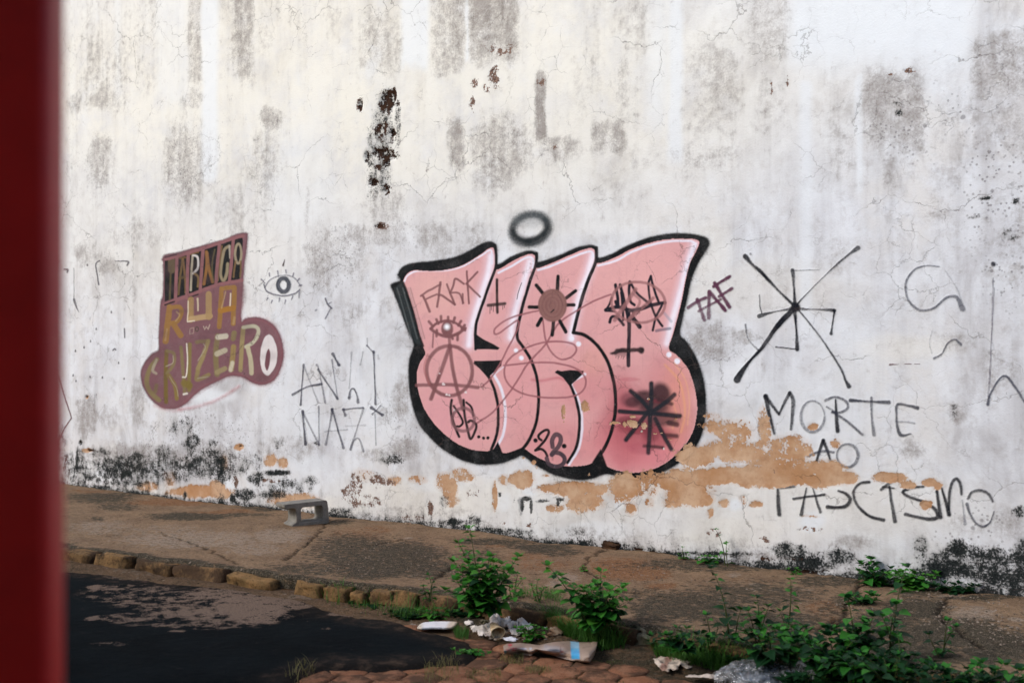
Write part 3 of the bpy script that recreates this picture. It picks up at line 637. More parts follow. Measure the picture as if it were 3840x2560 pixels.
sub('letter'); st('B2', [(665,895),(650,1060),(660,1215)], 44, OL, .9, 8); st('B2', [(670,905),(735,895)], 46, (196,188,168), .95, 6, curve=False); st('B2', [(660,1045),(728,1015)], 44, (184,176,150), .9, 6, curve=False); st('B2', [(660,1200),(728,1168)], 40, (150,136,98), .9, 6, curve=False)
sub('letter'); st('B2', [(806,870),(798,915)], 44, OL, .9, 6); st('B2', [(800,985),(792,1080),(780,1175)], 44, (150,128,78), .92, 6); st('B2', [(790,1120),(775,1180)], 34, (206,200,176), .8)
sub('letter'); st('B2', [(882,830),(868,1000),(860,1180)], 36, (156,140,96), .92, 6); st('B2', [(885,822),(980,815),(1012,860),(975,940),(905,985)], 30, (190,186,160), .95, 6); st('B2', [(920,990),(945,1100),(952,1205)], 38, (190,182,150), .92, 6)
sub('letter', 'white oval letter at the toe of the painted panel')
poly('B2', [(1098,880),(1130,905),(1160,980),(1168,1070),(1150,1150),(1115,1205),(1085,1228),(1045,1190),(1025,1100),(1035,990),(1065,905)], (222,216,214), 1, 5)
poly('B2', [(1100,1000),(1112,1040),(1106,1120),(1085,1185),(1066,1150),(1068,1080),(1085,1020)], (112,70,78), 1, 5)
_pi = PID.copy()
for _k in range(60):
    _x, _y = 60 + 1100 * random.random(), 200 + 1250 * random.random()
    CLIP[0] = (PID > 0) * 1.0
    blob('B2', _x, _y, 30 + 60 * random.random(), 14 + 40 * random.random(), (84, 60, 66) if _k % 3 else (60, 48, 50), .22 * random.random() + .05, .6)
CLIP[0] = None
PID[:] = _pi
part('painted_streak', 'faint rose spray streak under the painted street-name panel')
st('B2', [(340,1512),(460,1495),(600,1455),(720,1398),(845,1318)], 24, (178,104,112), .5, 18); st('B2', [(130,1480),(260,1518),(360,1515)], 20, (178,104,112), .35, 20)

# ---- thin tags
part('painted_eye', 'small grey outlined eye with lashes right of the painted panel')
N1 = (66, 66, 84)
st('B', [(925,448),(955,400),(1015,370),(1080,364),(1130,385),(1168,435)], 9, N1, .6); st('B', [(920,425),(940,472),(1000,496),(1070,502),(1130,486),(1162,462)], 10, N1, .8)
ell('B', 1053, 430, 37, 46, 30, (52,58,70), .93, 6); ell('B', 1053, 430, 34, 42, 8, (110,112,120), .5, 3, t0=60, t1=250)
for q in ([(1013,335),(1019,375)],[(1068,328),(1071,348)],[(1121,350),(1116,372)],[(1158,386),(1146,402)],[(1175,430),(1156,434)],[(903,392),(928,418)],[(955,350),(957,370)],[(945,518),(938,532)],[(975,535),(968,553)],[(1026,518),(1023,542)],[(1066,532),(1060,554)],[(1116,503),(1106,527)],[(1160,475),(1158,515)],[(1335,655),(1372,585)]):
    st('B', [(*q[0], .9), (*q[1], .6)], 12, (70,68,88), .7)
st('B', [(1060,258,.4),(1050,298,1)], 12, (50,26,30), .9)
st('B', [(1336,520),(1352,560),(1378,586)], 12, (44,42,60), .85); st('B', [(1275,595),(1270,600)], 12, N1, .5); st('B', [(1350,560),(1375,545)], 8, N1, .6)
def thin(T, q, w=9, a=.8, c=NAVY, e=1.7, so=None):
    q = [(*p[:2], (p[2] if len(p) > 2 else 1)) for p in q]
    P = [np.array(p, float) for p in q]
    if len(P) == 2:
        P = [P[0] * (1 - t) + P[1] * t for t in (0, .12, .35, .65, .88, 1)]
        for k, f in zip((0, 1, 4, 5), (e, 1.25, 1.25, e)): P[k][2] *= f
    else: P[0][2] *= e; P[-1][2] *= e
    st(T, [tuple(p) for p in P], w, c, a, so, len(q) > 2, mot=.3)
part('painted_word', 'thin dark hand-sprayed word ANTI between the painted panel and the pink lettering', 'letter', None)
thin('B', [(1187,968),(1166,1238)]); thin('B', [(1192,985),(1282,1220)], 9, .45); thin('B', [(1115,1168),(1210,1118),(1306,1098)], 11, .85)
sub('letter'); thin('B', [(1275,968),(1292,1010),(1330,1222)], 9, .6); thin('B', [(1285,1000),(1415,1196)], 11, .8); thin('B', [(1415,1196),(1378,935)], 8, .5)
sub('letter'); thin('B', [(1385,895),(1425,968)], 14, .8); thin('B', [(1511,882),(1493,1125)], 7, .35); thin('B', [(1494,1192),(1505,1138),(1528,1132),(1548,1175),(1553,1220)], 12, .8); thin('B', [(1587,880),(1568,965)], 7, .4)
sub('letter'); thin('B', [(1660,880),(1672,1232)], 10, .8); thin('B', [(1615,838),(1662,888)], 8, .7); thin('B', [(1617,790),(1618,838)], 4, .6); thin('B', [(1690,905),(1695,925)], 10, .3)
part('painted_word', 'thin dark hand-sprayed word NAZI directly below the word ANTI', 'letter', None)
thin('B', [(1180,1282),(1188,1380),(1200,1505)], 12, .85); thin('B', [(1182,1290),(1290,1508)], 11, .6); thin('B', [(1287,1250),(1291,1508)], 8, .6)
sub('letter'); thin('B', [(1380,1268),(1358,1400),(1337,1505)], 10, .6); thin('B', [(1378,1268),(1455,1528)], 12, .75); thin('B', [(1330,1418),(1480,1405)], 8, .3)
sub('letter'); thin('B', [(1458,1272),(1520,1262),(1588,1258)], 9, .75); thin('B', [(1455,1272),(1468,1306)], 14, .8); thin('B', [(1590,1262),(1545,1400),(1504,1535)], 9, .5); thin('B', [(1503,1540),(1530,1475),(1562,1470),(1590,1550)], 10, .6); thin('B', [(1470,1382),(1602,1374)], 8, .25)
sub('letter'); thin('B', [(1645,1258),(1718,1306)], 14, .8); thin('B', [(1706,1246),(1652,1300)], 9, .6); thin('B', [(1668,1300),(1676,1510)], 6, .5)
part('painted_marks', 'scattered short dark drips and hooks near the left end of the wall', 'mark', None)
for q in ([(300,124,.5),(360,124),(380,130,1.6),(372,150)], [(0,172),(20,174,1.5),(18,190)], [(210,120),(188,140),(192,180),(204,262)], [(57,165,.4),(57,330,.5),(58,350,1.7),(66,380,1.4),(86,425,.3)], [(288,648),(297,640),(304,646)], [(356,520),(357,572)]):
    st('L', q, 8, (46,40,52), .8); sub('mark')
for x, y in ((157,597),(155,806),(226,810),(355,816),(136,148),(120,632),(321,724),(70,653),(72,830),(55,797),(278,426),(190,524)): st('L', [(x, y - 8, .5), (x, y, 1)], 9, (40,34,44), .85); sub('mark')
st('L', [(-30,800),(0,905),(38,1018),(46,1045),(4,1106),(-30,1180)], 8, (88,40,48), .85, curve=False)
part('painted_word', 'purple letters TAF slanting upward beside the last pink letter', 'letter', None)
TP = (92, 52, 74)
thin('C', [(80,396),(125,366),(166,348)], 13, .92, TP, 1.1); thin('C', [(124,356),(158,455)], 14, .92, TP, 1.1)
sub('letter'); thin('C', [(183,318),(180,446)], 14, .92, TP, 1.1); thin('C', [(183,318),(262,410)], 14, .92, TP, 1.1); thin('C', [(130,412),(240,356)], 10, .85, TP, 1.1)
sub('letter'); thin('C', [(210,276),(282,394)], 14, .92, TP, 1.1); thin('C', [(204,292),(284,244)], 12, .92, TP, 1.1); thin('C', [(232,342),(295,302)], 12, .92, TP, 1.1)
part('painted_crossed_out_symbol', 'hooked cross struck through with a large sprayed black X')
K = (14, 18, 28)
st('C', [(360,146,2),(395,185,1.1),(437,222,1.5),(520,310,.9),(605,392,1.2)], 11, K, .95); st('C', [(605,392,1),(640,430,.7),(735,550,.7),(826,690,1),(850,750,1.1),(868,782,1.9)], 10, K, .9)
st('C', [(320,748,2.6),(345,708,1.9),(385,655,1),(428,610,1.2),(465,560,1.4),(500,510,1.6),(540,462,2),(605,395,1.8)], 12, K, .97); st('C', [(605,392,1.2),(660,330,.5),(760,230,.5),(815,180,1),(870,135,1.1),(912,105,2.2)], 9, K, .85)
thin('C', [(605,398),(598,300),(592,215)], 9, .9, K, 2); thin('C', [(592,215),(650,212),(722,211)], 4, .6, K, 1)
thin('C', [(605,402),(700,405),(795,410)], 5, .8, K, 3); thin('C', [(797,410),(782,522)], 7, .85, K, 2.2)
thin('C', [(602,405),(610,500),(615,600)], 9, .9, K, 2); thin('C', [(615,600),(560,594),(510,589)], 5, .85, K, 1.2)
thin('C', [(600,402),(520,412),(428,437)], 5, .8, K, 3.6); thin('C', [(442,428),(432,390),(428,335)], 5, .7, K, 1); thin('C', [(360,478),(372,545),(426,607)], 5, .65, K, 1.6)
st('C', [(606,394,1)], 40, K, 1, 6); st('C', [(385,133,1)], 10, K, .6)
part('painted_letter', 'large faint grey S shape near the right edge')
st('C', [(1310,195,.6),(1250,190,.7),(1190,212,1),(1148,275,1.1),(1160,360,1.1),(1215,408,1.2),(1285,398,1.1),(1345,348,1.2),(1395,345,1.6),(1425,400,2.8)], 9, (54,58,72), .75); st('C', [(1340,215),(1390,290),(1425,370)], 4, (80,80,90), .4)
part('painted_letter', 'small faint grey S shape below the large one')
st('C', [(1285,645,1.5),(1322,622),(1352,570),(1388,552,1.2),(1415,578,1.9)], 7, (54,58,72), .75); st('C', [(1275,510),(1262,570),(1275,620)], 4, (110,110,118), .4)
part('painted_line', 'thin sprayed vertical line with a hook at the right edge')
st('C', [(1575,183,1)], 20, (26,28,40), .95, 4); st('C', [(1574,250,.7),(1570,440,1),(1562,620,.7),(1550,830,.8)], 8, (92,88,100), .55); st('C', [(1580,300),(1566,560),(1556,800)], 3, (110,104,110), .5)
st('C', [(1549,868,1.6),(1560,820,1),(1600,752,.9),(1636,733,1.2),(1675,775,1.2),(1730,860,1)], 9, (54,58,74), .85); st('C', [(1552,840),(1590,770),(1630,742)], 4, (80,84,96), .6)
st('C', [(1068,675,1.6),(1100,674,.6),(1112,673,.2)], 5, (84,40,46), .9); st('C', [(1140,671,.5),(1172,672,1)], 5, (84,40,46), .9); st('C', [(1188,671,.6),(1215,672,.5)], 5, (84,40,46), .8)
part('painted_word', 'black sprayed word MORTE at the right side of the wall', 'letter', None)
st('C', [(460,830,1.5),(478,920,1.2),(502,1012,.8)], 13, K, .92); st('C', [(460,830,1.4),(492,875,1),(525,918,.8)], 13, K, .92); st('C', [(525,918,.8),(552,860,1),(578,814,1.3)], 12, K, .9); st('C', [(578,814,1.3),(594,850,1.4),(590,930,1.2),(584,990,.9)], 12, K, .88)
sub('letter'); ell('C', 690, 928, 58, 76, 10, (56,58,72), .62, wf=lambda t: 1 + .4 * math.sin(t * 5))
sub('letter'); st('C', [(803,848,.7),(806,920,1.1),(812,1000,1.5)], 12, K, .95); st('C', [(752,850),(800,834),(848,850),(862,885),(828,908),(785,908)], 11, (46,48,62), .75); st('C', [(788,906),(860,955),(934,1018)], 11, (40,44,58), .8); st('C', [(760,880),(800,905)], 8, (46,48,62), .6)
sub('letter'); st('C', [(875,850,1.5),(960,855,.8),(1064,860,1.5)], 11, (36,40,54), .88); st('C', [(978,838,1.2),(980,930,1),(990,1018,1.5)], 10, (40,44,60), .72)
sub('letter'); st('C', [(1204,888,1.6),(1150,874,1),(1106,870,1.3),(1100,920,.9),(1104,970,1.2),(1122,1020,1.4),(1172,1014,.6)], 10, (34,38,52), .85); st('C', [(1100,955),(1150,954),(1190,962)], 7, (80,84,96), .5)
part('painted_word', 'black sprayed word AO centred under the word MORTE', 'letter', None)
st('C', [(742,1046,1.3),(726,1090,1.2),(710,1142,.9)], 12, K, .92); st('C', [(742,1046,1.2),(760,1090,1.1),(776,1138,.8)], 12, K, .92); st('C', [(665,1120),(730,1100),(792,1104)], 11, (50,54,68), .72)
sub('letter'); ell('C', 860, 1120, 52, 56, 11, (46,50,64), .72, wf=lambda t: 1 + .3 * math.cos(t * 6))
part('painted_word', 'black sprayed word FASCISMO low at the right end of the wall', 'letter', None)
st('G3', [(843,140,.8),(846,200,1),(853,288,1.2)], 20, K, .95); st('G3', [(858,126),(900,122),(944,116)], 16, K, .85)
sub('letter'); st('G3', [(1018,130,.6),(1000,220,1),(987,292,1.4)], 14, K, .88); st('G3', [(1058,132,.6),(1080,200,1),(1104,274,1.3)], 13, K, .85); st('G3', [(940,194,1.1),(1030,182,1),(1128,170,1.1)], 13, K, .9)
sub('letter'); st('G3', [(1215,146,.6),(1262,164,1),(1288,200,1.1),(1262,238,1.2),(1210,248,1),(1148,244,1.2)], 17, K, .93)
sub('letter'); st('G3', [(1404,92,1.1),(1350,100,1),(1310,145,.9),(1318,210,1),(1365,270,1.1),(1420,306,1.1),(1492,324,1.3)], 15, K, .92)
sub('letter'); st('G3', [(1528,122,1),(1542,220,1.1),(1562,332,1.5)], 15, K, .92); st('G3', [(1478,138),(1520,105),(1566,78)], 16, K, .85); st('G3', [(1486,122),(1556,130)], 10, K, .8)
sub('letter'); st('G3', [(1735,120,.7),(1660,128,1),(1612,152,1.1),(1650,182,1),(1740,214,1),(1806,258,1.2),(1822,305,1.4),(1770,318,1.2),(1690,304,1),(1626,288,1.2)], 16, K, .93)
sub('letter'); st('G3', [(1818,148,1),(1830,230,1.1),(1842,308,1.3)], 17, K, .93); st('G3', [(1848,130,.7),(1872,210,1.1),(1894,290,1.5)], 16, K, .93); st('G3', [(1892,270,.9),(1896,160,1),(1915,90,1.1),(1940,74,1.2),(1962,104,1.2),(1970,165,.9)], 15, K, .9); st('G3', [(1974,200,.6),(1982,290,.8),(1990,348,1.3)], 12, (70,76,92), .5)
sub('letter'); st('G3', [(2010,192,1),(2036,154,1.1),(2085,143,1.1),(2135,165,1.1),(2162,210,.9)], 14, K, .85); st('G3', [(2002,226,1.5),(2022,290,1.1),(2060,345,1),(2105,364,1.1),(2145,335,.8),(2168,270,.5)], 12, (38,42,58), .82)
# ---- rollered line marks
part('paint_splash', 'broken streaks of old black paint low on the wall under the pink lettering')
st('G2', [(1440,205),(1436,285)], 20, (24,34,52), .5, 9, jit=7); st('G2', [(1445,205),(1495,200),(1500,280)], 16, (24,34,52), .45, 9, jit=7); st('G2', [(1545,215),(1600,215)], 12, (40,44,56), .4, jit=8); st('G2', [(1650,205),(1700,208)], 10, (30,36,50), .4, jit=8); st('G2', [(1670,210),(1660,245)], 12, (30,36,50), .55, jit=3)
# ------------------------------------------------------------------ wall material: plaster, whitewash, mould, bare render, paint
def wall_material():
    N = NT('weathered whitewash')
    co = N.obj()
    A1 = N.attr('wear_a'); A2 = N.attr('wear_b'); PC = N.attr('paint')
    s1 = N.sep(A1.outputs['Color']); s2 = N.sep(A2.outputs['Color'])
    grime, mould, ochre, hole = s1[0], s1[1], s1[2], A1.outputs['Alpha']
    cream, white, speck, flake = s2[0], s2[1], s2[2], A2.outputs['Alpha']
    big = N.noise(co, .8, 5, .6)
    mid = N.noise(co, 3.2, 8, .62)
    fine = N.noise(co, 13, 9, .68)
    vfine = N.noise(co, 62, 5, .7)
    grain = N.noise(co, 260, 2, .6)
    stk = N.noise(N.scale(co, (7, 7, .55)), 1, 7, .6)
    stf = N.noise(N.scale(co, (46, 46, 1.6)), 1, 5, .6)
    # whitewash
    base = N.mix(N.ss(.3, .7, big), lin((222, 221, 219)), lin((205, 207, 212)))
    base = N.mix(N.ss(.38, .66, mid), base, lin((225, 228, 232)))
    base = N.mix(N.mul(N.ss(.46, .74, stk), .42), base, lin((172, 171, 174)))
    base = N.mix(N.mul(N.ss(.50, .68, N.noise(co, 7, 8, .75, .4)), .4), base, lin((170, 166, 164)))
    soft = N.noise(N.scale(co, (1.6, 1.6, 1.1)), 1, 7, .66, .6)
    base = N.mix(N.mul(N.ss(.50, .72, soft), .62), base, lin((162, 158, 158)))
    base = N.mix(N.mul(N.ss(.47, .36, soft), .5), base, lin((232, 235, 238)))
    base = N.mix(N.mul(cream, N.ss(.25, .6, mid, .3, .9)), base, lin((236, 231, 216)))
    base = N.mix(N.mul(white, .8), base, lin((230, 235, 239)))
    # grey-brown dirt film
    gsum = N.add(N.mad(grime, 1.0, -.26), N.add(N.mul(N.sub(fine, .5), 2.4), N.add(N.mul(N.sub(mid, .5), 1.9), N.add(N.mul(N.sub(stk, .5), 1.2), N.mul(N.sub(vfine, .5), .6)))))
    gm = N.mul(N.ss(-.25, .95, gsum), N.ss(.0, .4, N.add(grime, .07)))
    dirt = N.mix(N.ss(.35, .65, mid), lin((122, 114, 108)), lin((156, 150, 146)))
    base = N.mix(N.mul(gm, .82, clamp=True), base, dirt)
    gfine = N.mul(N.ss(.5, .72, N.add(vfine, N.mul(grime, .16))), N.mul(N.ss(.1, .6, grime), .22))
    base = N.mix(gfine, base, lin((116, 100, 92)))
    # faint overall dirt speckle and drips
    base = N.mix(N.mul(N.ss(.60, .74, N.add(N.mul(fine, .7), N.mul(stf, .36))), .35), base, lin((150, 140, 134)))
    base = N.mix(N.mul(N.ss(.66, .8, vfine), .3), base, lin((140, 130, 124)))
    # dots of mould
    vd = N.vor(co, 16); vs = N.sep(N.vor(co, 16, out='Color'))[0]
    r = N.mul(N.ss(.72, 1.0, N.add(vs, N.mul(speck, .2))), .34)
    dot = N.ss(0, .14, N.sub(r, N.add(vd, N.mul(N.sub(vfine, .5), .3))))
    vd2 = N.vor(co, 44); vs2 = N.sep(N.vor(co, 44, out='Color'))[1]
    r2 = N.mul(N.ss(.7, 1.0, N.add(vs2, N.mul(speck, .22))), .42)
    dot2 = N.ss(0, .12, N.sub(r2, N.add(vd2, N.mul(N.sub(vfine, .5), .4))))
    dots = N.mul(N.math('MAXIMUM', N.mul(dot, .8), N.mul(dot2, .7)), N.mul(N.ss(.05, .7, speck), N.ss(.4, .56, N.add(mid, N.mul(speck, .06)))))
    base = N.mix(dots, base, lin((88, 82, 84)))
    # hairline cracks
    wv = N.n('ShaderNodeVectorMath', operation='MULTIPLY_ADD')
    N.put(wv.inputs[0], N.noise(co, 3, 5, .6, col=True)); wv.inputs[1].default_value = (.35, .35, .35); N.put(wv.inputs[2], co)
    cr = N.vor(N.scale(wv.outputs[0], (1, 1, 1.5)), 1.25, 'DISTANCE_TO_EDGE')
    wv2 = N.n('ShaderNodeVectorMath', operation='MULTIPLY_ADD')
    N.put(wv2.inputs[0], N.noise(co, 9, 4, .6, col=True)); wv2.inputs[1].default_value = (.12, .12, .12); N.put(wv2.inputs[2], co)
    cr2 = N.vor(wv2.outputs[0], 4.6, 'DISTANCE_TO_EDGE')
    crm = N.mul(N.ss(.0065, .0015, cr), N.ss(.46, .6, N.noise(co, 1.1, 4)))
    crm2 = N.mul(N.ss(.016, .003, cr2), N.ss(.5, .64, N.noise(co, 1.7, 4)))
    crack = N.math('MAXIMUM', N.mul(crm, .5), N.mul(crm2, .36))
    # masks that cut through everything
    om = N.ss(.47, .52, N.add(ochre, N.add(N.mul(N.sub(mid, .5), 1.3), N.add(N.mul(N.sub(fine, .5), 2.0), N.mul(N.sub(vfine, .5), 1.0)))))
    om = N.mul(om, N.ss(.15, .3, ochre))
    fm = N.ss(.56, .60, N.add(flake, N.add(N.mul(N.sub(fine, .5), 2.6), N.mul(N.sub(vfine, .5), 1.3))))
    fm = N.mul(fm, N.ss(.05, .2, flake))
    hm = N.ss(.50, .62, N.add(hole, N.add(N.mul(N.sub(fine, .5), 3.2), N.mul(N.sub(vfine, .5), 2.2))))
    hm = N.mul(hm, N.ss(.05, .2, hole))
    mo = N.ss(.28, .84, N.add(N.mad(mould, 1.0, -.09), N.add(N.mul(N.sub(mid, .5), 1.5), N.add(N.mul(N.sub(fine, .5), 2.4), N.add(N.mul(N.sub(vfine, .5), 2.6), N.mul(N.sub(stk, .5), 1.0))))))
    mo = N.mul(mo, N.ss(.02, .2, mould))
    mhalo = N.mul(N.ss(.12, .9, N.add(mould, N.add(N.mul(N.sub(fine, .5), 1.6), N.mul(N.sub(stk, .5), 1.0)))), .62)
    # paint
    pa = PC.outputs['Alpha']
    edge = N.mul(N.mul(pa, N.sub(1.0, pa)), N.mul(N.sub(vfine, .5), 5.0))
    pa = N.math('ADD', pa, edge, clamp=True)
    chip = N.ss(.68, .74, N.add(N.mul(vfine, .62), N.mul(N.noise(co, 120, 2), .42)))
    pa = N.mul(pa, N.sub(1.0, N.mul(chip, .6)))
    pa = N.mul(pa, N.sub(1.0, om)); pa = N.mul(pa, N.sub(1.0, N.mul(hm, 1.0)))
    pc = N.mix(N.ss(.35, .75, mid, 0, .3), PC.outputs['Color'], N.mix(1.0, PC.outputs['Color'], (.86, .84, .86), 'MULTIPLY'))
    pc = N.mix(N.mul(N.ss(.5, .68, fine), .16), pc, N.mix(.35, pc, lin((150, 130, 126))))
    pc = N.mix(N.mul(N.ss(.60, .72, N.noise(co, 130, 2)), .12), pc, N.mix(.5, pc, lin((210, 200, 200))))
    ptx = N.noise(co, 5.5, 7, .7, .8)
    pc = N.mix(N.mul(N.ss(.52, .70, ptx), .32), pc, N.mix(1.0, pc, (.74, .72, .78, 1), 'MULTIPLY'))
    pc = N.mix(N.mul(N.ss(.56, .72, stf), .28), pc, N.mix(1.0, pc, (.78, .72, .74, 1), 'MULTIPLY'))
    pc = N.mix(N.mul(N.ss(.60, .70, vfine), .30), pc, N.mix(1.0, pc, (.62, .56, .58, 1), 'MULTIPLY'))
    pa = N.mul(pa, N.sub(1.0, N.mul(N.ss(.62, .76, N.noise(co, 24, 8, .75)), .4)))
    tan = N.mix(N.ss(.35, .65, mid), lin((178, 134, 96)), lin((200, 168, 138)))
    tan = N.mix(N.mul(N.ss(.45, .7, fine), .5), tan, lin((164, 118, 82)))
    osoft = N.mul(N.ss(.05, .6, N.add(ochre, N.add(N.mul(N.sub(mid, .5), 1.2), N.mul(N.sub(vfine, .5), .8)))), .34)
    base = N.mix(N.mul(osoft, N.ss(.02, .2, ochre)), base, lin((198, 160, 126)))
    col = N.mix(om, base, tan)
    col = N.mix(mhalo, col, N.mix(N.ss(.4, .6, mid), lin((112, 112, 108)), lin((140, 134, 130))))
    col = N.mix(fm, col, N.mix(N.ss(.4, .6, vfine), lin((84, 66, 60)), lin((140, 114, 100))))
    col = N.mix(pa, col, pc)
    moc = N.mix(N.ss(.4, .7, vfine), lin((16, 22, 23)), lin((52, 56, 55)))
    col = N.mix(N.mul(mo, N.sub(1.0, N.mul(pa, .8))), col, moc)
    col = N.mix(hm, col, N.mix(N.ss(.35, .65, fine), lin((20, 14, 12)), lin((66, 44, 32))))
    col = N.mix(crack, col, lin((70, 58, 54)))
    h = N.add(N.mul(fine, .5), N.mul(vfine, .35))
    h = N.add(h, N.mul(grain, .12))
    h = N.sub(h, N.mul(om, .9)); h = N.sub(h, N.mul(fm, .5)); h = N.sub(h, N.mul(hm, 1.6)); h = N.sub(h, N.mul(crack, .8))
    h = N.sub(h, N.mul(dots, .2))
    nrm = N.bump(h, .55, .012)
    rough = N.mad(pa, -.28, .9)
    return N.fin(col, rough, nrm, .12)
MAT_WALL = wall_material()

# ------------------------------------------------------------------ the wall itself
wu = np.arange(-7.0, 15.0, .02); wv_ = np.arange(-.3, 7.2, .02)
U, V = np.meshgrid(wu, wv_)
Wf = wear(U, V)
D = dent(U, V, Wf)
ids = np.arange(U.size).reshape(U.shape)
me = mesh('plaster_wall', np.stack([U, -D, V], -1).reshape(-1, 3), lattice_faces(ids), MAT_WALL, True)
vattr(me, 'wear_a', np.stack(Wf[:4], -1)); vattr(me, 'wear_b', np.stack([Wf[4], Wf[5], Wf[6], Wf[7]], -1))
vattr(me, 'paint', np.zeros((U.size, 4)))
wall = tag(link('plaster_wall', me), 'long tall whitewashed plaster wall, mould-stained and peeling, covered in graffiti', 'wall', kind='thing')
# body of the wall behind the plaster face
bb = mesh('masonry', [(-7, .06, -.3), (15, .06, -.3), (15, .3, -.3), (-7, .3, -.3), (-7, .06, 7.2), (15, .06, 7.2), (15, .3, 7.2), (-7, .3, 7.2)],
          [(0, 3, 2, 1), (4, 5, 6, 7), (0, 1, 5, 4), (1, 2, 6, 5), (2, 3, 7, 6), (3, 0, 4, 7)])
NB = NT('plain render'); c_ = NB.obj()
MAT_RENDER = NB.fin(NB.mix(NB.ss(.3, .7, NB.noise(c_, 3, 6)), lin((200, 195, 190)), lin((170, 162, 156))), .9, NB.bump(NB.noise(c_, 40, 5), .4, .01))
bb.materials.append(MAT_RENDER)
link('masonry', bb, wall)

# ------------------------------------------------------------------ paint skins, one mesh per painted piece
DA = PA > .01
DA[1:] |= DA[:-1].copy(); DA[:-1] |= DA[1:].copy(); DA[:, 1:] |= DA[:, :-1].copy(); DA[:, :-1] |= DA[:, 1:].copy()
# spread the piece number into the soft fringe
for _ in range(6):
    for dj, di in ((0, 1), (1, 0), (0, -1), (-1, 0)):
        sh = np.roll(np.roll(PID, dj, 0), di, 1); shc = np.roll(np.roll(PCOL, dj, 0), di, 1); sha = np.roll(np.roll(PA, dj, 0), di, 1)
        m = (PID == 0) & (sh > 0) & DA
        PID[m] = sh[m]
        m2 = (PA < 1e-4) & (sha >= 1e-4) & DA
        PCOL[m2] = shc[m2]
cellid = np.where(DA[:-1, :-1] & DA[:-1, 1:] & DA[1:, 1:] & DA[1:, :-1], PID[:-1, :-1], 0)
roots = {}
rootobj = None; key = None
for k, (nm, lab, sn, sl) in enumerate(PARTS, 1):
    if (nm, lab) != key or sn is None:
        key = (nm, lab); rootobj = None
    m = cellid == k
    if m.sum() < 6: 
        continue
    js, is_ = np.nonzero(m)
    used = np.zeros((H, W), bool)
    for dj in (0, 1):
        for di in (0, 1): used[js + dj, is_ + di] = True
    vj, vi = np.nonzero(used)
    idx = np.full((H, W), -1, np.int64); idx[vj, vi] = np.arange(len(vj))
    F = np.stack([idx[js, is_], idx[js, is_ + 1], idx[js + 1, is_ + 1], idx[js + 1, is_]], 1)
    u = CUU[vj, vi]; v = CVV[vj, vi]
    Wk = wear(u[None], v[None])
    d = dent(u[None], v[None], Wk)[0]; lift = .0003 + .0022 * sst(0, .5, PA[vj, vi])
    mk = mesh(sn or nm, np.stack([u, -d - lift, v], -1), F, MAT_WALL, True)
    vattr(mk, 'wear_a', np.stack([w[0] for w in Wk[:4]], -1)); vattr(mk, 'wear_b', np.stack([w[0] for w in Wk[4:8]], -1))
    vattr(mk, 'paint', np.concatenate([PCOL[vj, vi], PA[vj, vi][:, None]], 1))
    if sn is None:
        rootobj = tag(link(nm, mk, wall), lab)
    else:
        if rootobj is None:
            rootobj = link(nm, None, wall)
            if lab: rootobj['label'] = lab
        tag(link(sn, mk, rootobj), sl)
# ------------------------------------------------------------------ pavement
kp = [(120,2022),(200,2036),(502,2079),(879,2129),(1053,2158),(1326,2190),(1600,2216),(1713,2231),(2112,2292),(2553,2371),(2900,2430),(3563,2522),(3840,2566)]
kw = [on_ground(*p) for p in kp]
KU = np.array([p.x for p in kw]); KWD = np.array([-p.y for p in kw])
def kerb_w(u): return np.interp(u, KU, KWD)
ROAD_Z = -.125

def fields_at(P, specs):
    PX, PY = proj(P)
    wx = fbm(P[..., 0] * 4, P[..., 1] * 4, 4, 3) * 30; wy = fbm(P[..., 0] * 4, P[..., 1] * 4, 4, 9) * 10
    out = []
    for txt in specs:
        f = np.zeros(PX.shape)
        for T, k, a, b, c, d, s_, so in parse(txt):
            x0, y0, s = FR[T]
            r = np.hypot((PX + wx - x0 - a * s) / (c * s), (PY + wy - y0 - b * s) / (d * s))
            f = np.maximum(f, s_ * (1 - sst(.4, 1.3, r)))
        out.append(f)
    return out
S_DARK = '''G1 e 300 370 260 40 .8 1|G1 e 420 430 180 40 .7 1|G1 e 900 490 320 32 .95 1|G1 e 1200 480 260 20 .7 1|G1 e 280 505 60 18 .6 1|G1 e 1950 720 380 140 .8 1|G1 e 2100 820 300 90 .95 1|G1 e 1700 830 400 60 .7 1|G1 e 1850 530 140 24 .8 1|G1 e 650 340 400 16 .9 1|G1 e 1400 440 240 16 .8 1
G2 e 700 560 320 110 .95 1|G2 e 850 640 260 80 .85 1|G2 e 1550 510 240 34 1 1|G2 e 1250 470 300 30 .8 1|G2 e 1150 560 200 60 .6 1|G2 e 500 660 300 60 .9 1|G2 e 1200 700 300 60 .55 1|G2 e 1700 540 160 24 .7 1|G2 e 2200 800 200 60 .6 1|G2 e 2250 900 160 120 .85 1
G3 e 300 850 460 120 .85 1|G3 e 700 780 500 100 .7 1|G3 e 450 600 700 50 .7 1|G3 e 1150 700 300 40 .75 1|G3 e 800 950 500 100 .8 1|G3 e 1700 870 240 90 1 1|G3 e 1900 1020 400 120 1.1 1|G3 e 2200 1100 300 120 1.1 1|G3 e 1500 960 240 120 .9 1|G3 e 1700 760 200 40 .9 1|G3 e 2100 800 300 20 .8 1|G3 e 1150 880 90 60 .6 1|G3 e 1600 1150 500 100 1 1|G3 e 1250 820 80 60 .7 1'''  # dark moss; strong ellipses at the lower right also paint in shade
